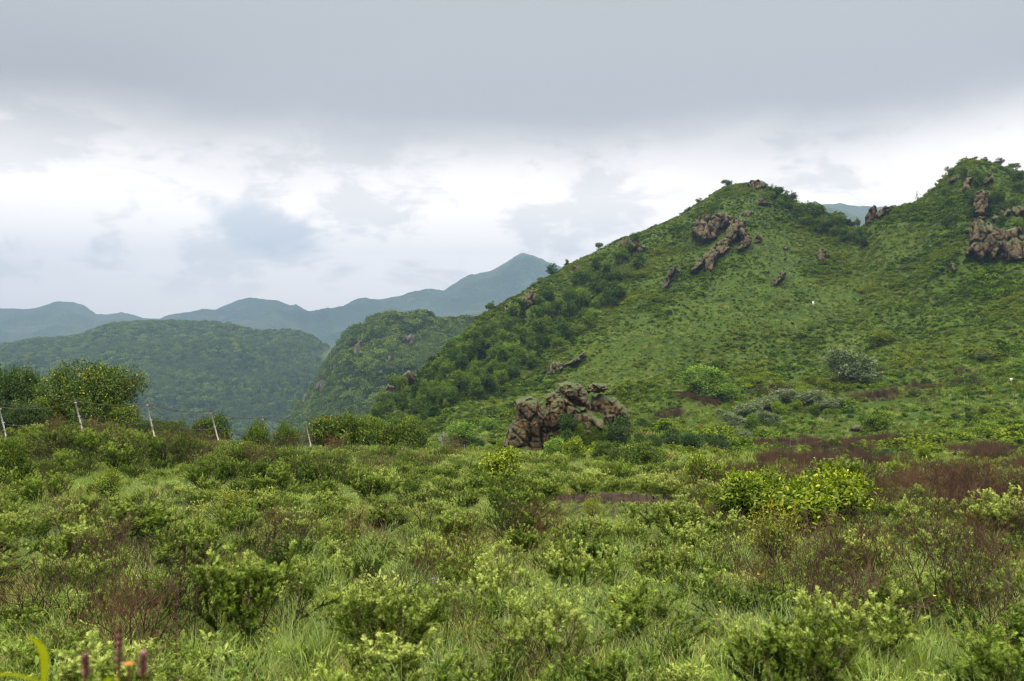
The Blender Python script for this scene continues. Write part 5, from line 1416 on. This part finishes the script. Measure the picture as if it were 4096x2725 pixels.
for i, (px, py, wp_, lb_) in enumerate([(352, 622, 60, 'spiky straw-coloured dry grass clump left of the big wormwood'), (375, 600, 36, 'rust-brown dry grass clump behind the spiky straw one'), (505, 600, 56, 'long bent dry grass stalks in the middle of the meadow'), (690, 672, 36, 'dry grass clump at the foot of the path'), (128, 455, 24, 'bleached dry grass heap under the fence'), (413, 462, 18, 'dry grass heap right of the hedge'), (250, 520, 34, 'dry reddish grass above the orange-tipped bush'), (640, 484, 26, 'dry brown grass by the pair of bushes'),
                                        (960, 540, 30, 'dry brown grass at the right among dark twigs'), (600, 622, 40, 'tan grass stalks right of the middle'), (60, 600, 36, 'tan grass stalks at the left')]):
    h = hit(px, py)
    if h is None: continue
    s = wp_ / F * h.y / .62
    o = ob('dry_grass', dry[i % 2], None, h); o.rotation_euler = (0, 0, rg.uniform(0, 6.28)); o.scale = (s,) * 3; tag(o, lb_, 'dry grass')

# soil bank with ragged edge
p0 = [(550, 500), (580, 497.5), (610, 496), (640, 496.5), (672, 500), (676, 504), (650, 505), (615, 506), (580, 505), (552, 503)]
hb = [hit(x, y + 1) for x, y in p0]
Yb_ = float(np.mean([h.y for h in hb if h]))
bk = rock('soil_bank', p0, Yb_ + .25, 1.0, 'soil', 'dark bare soil bank cut across the open grass', step=.035, seed=61, cell=.22, rough=1.3, lean=.1, jag=1.5, cat='soil bank')


# ---------------- small flowers and stalks
def flower(name, p, h, mat, petals, size, label, group, lean=(0, 0)):
    e = empty(name, p); tr = Tri(); top = np.array([lean[0], lean[1], h]); mid = top * .5 + [lean[0] * -.2, 0, 0]
    tr.tubes([[0, 0, -.02], mid], [mid, top], [.0018, .0015], [.0015, .001], 4); ob('stem', tr.mesh('stem', MT['grass']), e)
    tr = Tri(); a = np.arange(petals) * 6.283 / petals
    tr.leaves(np.tile(top, (petals, 1)), np.stack([np.cos(a), np.sin(a), .7 + 0 * a], 1), np.tile([[0, 0, 1.]], (petals, 1)), size, size * .8, T_ELL, rg.uniform(.3, .8, petals))
    ob('blossom', tr.mesh('blossom', MT[mat]), e); tag(e, label, 'flower', group)


for (px, py, lb_) in [(432, 590, 'violet bellflower high in the dark bare shrub'), (436, 594, 'violet bellflower low in the dark bare shrub'), (555, 640, 'violet flower above the grass at lower middle')]:
    h = hit(px, py + 18)
    if h: flower('bellflower', h - Vector((0, .1, 0)), 22 / F * h.y + .08, 'petal_violet', 6, .022, lb_, None, (.02, 0))
for i in range(40):
    Y = rg.uniform(4.5, 17); px = rg.uniform(5, 1000); p = at(px, Y); ppx, ppy = proj(p)
    if float(open_grass(ppx, ppy)) < .3 and i % 3: continue
    flower('yellow_flower', p, rg.uniform(.22, .34), 'petal_yellow', 6, .016, 'tiny yellow flower above the grass %s, %s' % (hy_(Y), hx_(px)), 'yellow flowers %s, %s' % (hy_(Y), hx_(px)), (.02, .01))


def seedhead(px, py_top, Y, n, label, kind=0):
    p = at(px, Y); top = (HY - py_top) / F * Y - p[2]; e = empty('seed_stalk', p); tr = Tri(); lean = rg.normal() * .02
    q_ = [np.array([lean * t * top / .5, 0, t * top]) for t in (-.05, .35, .7, 1)]
    tr.tubes(q_[:-1], q_[1:], .0028, .0022, 4); ob('stem', tr.mesh('stem', MT['twig']), e)
    tr = Tri(); t_ = rg.uniform(0, 1, n)[:, None] if kind else np.full((n, 1), 0)
    pp = q_[-1] - (q_[-1] - q_[2]) * t_ * 1.2 + rg.normal(size=(n, 3)) * (.006 if kind else .009)
    tr.leaves(pp, rg.normal(size=(n, 3)), rg.normal(size=(n, 3)), .012, .008, T_DIAMOND, rg.uniform(0, .8, n)); ob('seed_head', tr.mesh('seed_head', MT['twig']), e); tag(e, label, 'seed stalk')


seedhead(245, 596, 5.2, 40, 'straight black stalk with a small round seed head'); seedhead(176, 590, 5.0, 240, 'dark plume of dry seeds left of the black stalk', 1)
seedhead(193, 586, 5.1, 200, 'dark plume of dry seeds right of its twin', 1); seedhead(211, 588, 5.8, 30, 'little brown seed head beside the dark plumes'); seedhead(476, 601, 7.0, 40, 'brown seed head in the grass near the middle'); seedhead(560, 590, 7.5, 40, 'dark round seed head right of centre')
seedhead(980, 597, 7.0, 40, 'dark seed head at the right')

# ---------------- out-of-focus plants right in front of the viewer, lower left
rg = np.random.default_rng(90)


def spike(px0, y0, y1, Y, label, wd=.0042):
    gx = (px0 - 512) / F * Y; gz_ = ground_z(gx, Y); base = np.array([gx, Y, gz_]); e = empty('pink_flower_spike', base)
    zt = (HY - y0) / F * Y - gz_; zb_ = (HY - y1) / F * Y - gz_
    tr = Tri(); k = np.array([[-.03, 0, -.03], [-.01, 0, zt * .5], [0, 0, zb_], [.002, 0, zt]]); tr.tubes(k[:-1], k[1:], [.003, .0025, .0018], [.0025, .0018, .001], 5); ob('stem', tr.mesh('stem', MT['twig_red']), e)
    tr = Tri(); n = 170; t = rg.random(n); whorl = np.round(t * 6) / 6 * .8 + t * .2; a = rg.uniform(0, 6.28, n); r_ = wd * (1.05 - .65 * t) * rg.uniform(.2, 1, n)
    pp = np.stack([np.cos(a) * r_, np.sin(a) * r_, zb_ + (zt - zb_) * whorl + rg.normal(size=n) * .0012], 1)
    tr.leaves(pp, np.stack([np.cos(a), np.sin(a), .6 + 0 * a], 1), np.tile([[0, 0, 1.]], (n, 1)), .0042, .0036, T_ELL, rg.uniform(.1, .9, n)); ob('blossom', tr.mesh('blossom', MT['petal_pink']), e)
    tag(e, label, 'flower'); return e


spike(119, 622, 668, 1.05, 'tallest blurred pink flower spike at the lower left')
spike(85, 656, 676, 1.0, 'left short blurred pink flower spike'); spike(143, 654, 676, 1.0, 'right short blurred pink flower spike')
gx = (129 - 512) / F; gz_ = ground_z(gx, 1.0); e = empty('orange_flower', (gx, 1.0, gz_)); zt = (HY - 666) / F - gz_
tr = Tri(); tr.tubes([[0, 0, -.03], [-.01, 0, zt * .6]], [[-.01, 0, zt * .6], [0, 0, zt]], .002, .0014, 5); ob('stem', tr.mesh('stem', MT['twig_red']), e)
tr = Tri(); a = np.arange(9) * .7; tr.leaves(np.tile([[0, 0, zt]], (9, 1)), np.stack([np.cos(a), np.sin(a), .5 + .0 * a], 1), np.tile([[0, 0, 1.]], (9, 1)), .008, .006, T_ELL, rg.uniform(.2, .9, 9)); ob('blossom', tr.mesh('blossom', MT['petal_orange']), e)
tag(e, 'small blurred orange flower among the pink spikes', 'flower')
# broad-bladed yellow-green leaves
e = empty('leafy_herb', at(512 + (30 - 512), .9)); eo = np.array(e.location); tag(e, 'blurred yellow-green plant with long leaves in the lower left corner', 'plant')


def long_leaf(pts, w0):
    pts = np.array(pts); n = len(pts); V = []
    for i, p in enumerate(pts):
        t = i / (n - 1); w_ = w0 * math.sin(math.pi * min(.97, .12 + .88 * t)) ** .7; V += [p + [-w_ / 2, 0, 0.001], p + [0, .002, -.002], p + [w_ / 2, 0, .001]]
    fc = []
    for i in range(n - 1):
        for j in (0, 1): a_ = 3 * i + j; fc += [[a_, a_ + 1, a_ + 4], [a_, a_ + 4, a_ + 3]]
    tr = Tri(); tr.add(V, fc, .75); return tr


U = lambda x, y, Y: unproj(x, y, Y) - eo
ob('leaf', long_leaf([U(44, 684, .86), U(45, 668, .85), U(44, 655, .84), U(40, 646, .83), U(34, 640, .82), U(27, 637, .81)], .0095).mesh('leaf', MT['yellow']), e)
ob('leaf', long_leaf([U(44, 684, .86), U(30, 679, .84), U(16, 675, .82), U(4, 674, .80), U(-8, 677, .79)], .008).mesh('leaf', MT['yellow']), e)
ob('leaf', long_leaf([U(98, 690, .90), U(106, 682, .89), U(112, 678, .88), U(118, 681, .87)], .010).mesh('leaf', MT['yellow']), e)
tr = Tri(); tr.tubes([[0, 0, -.02], U(44, 700, .88)], [U(44, 700, .88), U(44, 684, .86)], .004, .003, 5); tr.tubes([[.01, 0, -.02]], [U(98, 690, .90)], .004, .0025, 5); ob('stem', tr.mesh('stem', MT['yellow']), e)

# ================================================================== haze
hz = bpy.data.materials.new('haze'); hz.use_nodes = True; t = hz.node_tree; t.nodes.clear()
vol = t.nodes.new('ShaderNodeVolumePrincipled'); vol.inputs['Color'].default_value = (0.25, 0.39, 0.60, 1); vol.inputs['Density'].default_value = 0.00026; vol.inputs['Anisotropy'].default_value = 0.0
o_ = t.nodes.new('ShaderNodeOutputMaterial'); t.links.new(vol.outputs[0], o_.inputs['Volume'])
x0, x1, y0, y1, z0, z1 = -6000, 6000, -80, 4650, -240, 490
Vb = [(x, y, z) for x in (x0, x1) for y in (y0, y1) for z in (z0, z1)]
hb_ = ob('haze', me('haze', Vb, [np.array([[0, 1, 3, 2], [4, 6, 7, 5], [0, 4, 5, 1], [2, 3, 7, 6], [0, 2, 6, 4], [1, 5, 7, 3]])], hz))
tag(hb_, 'pale damp air that fades the far ridges', 'haze', kind='stuff')
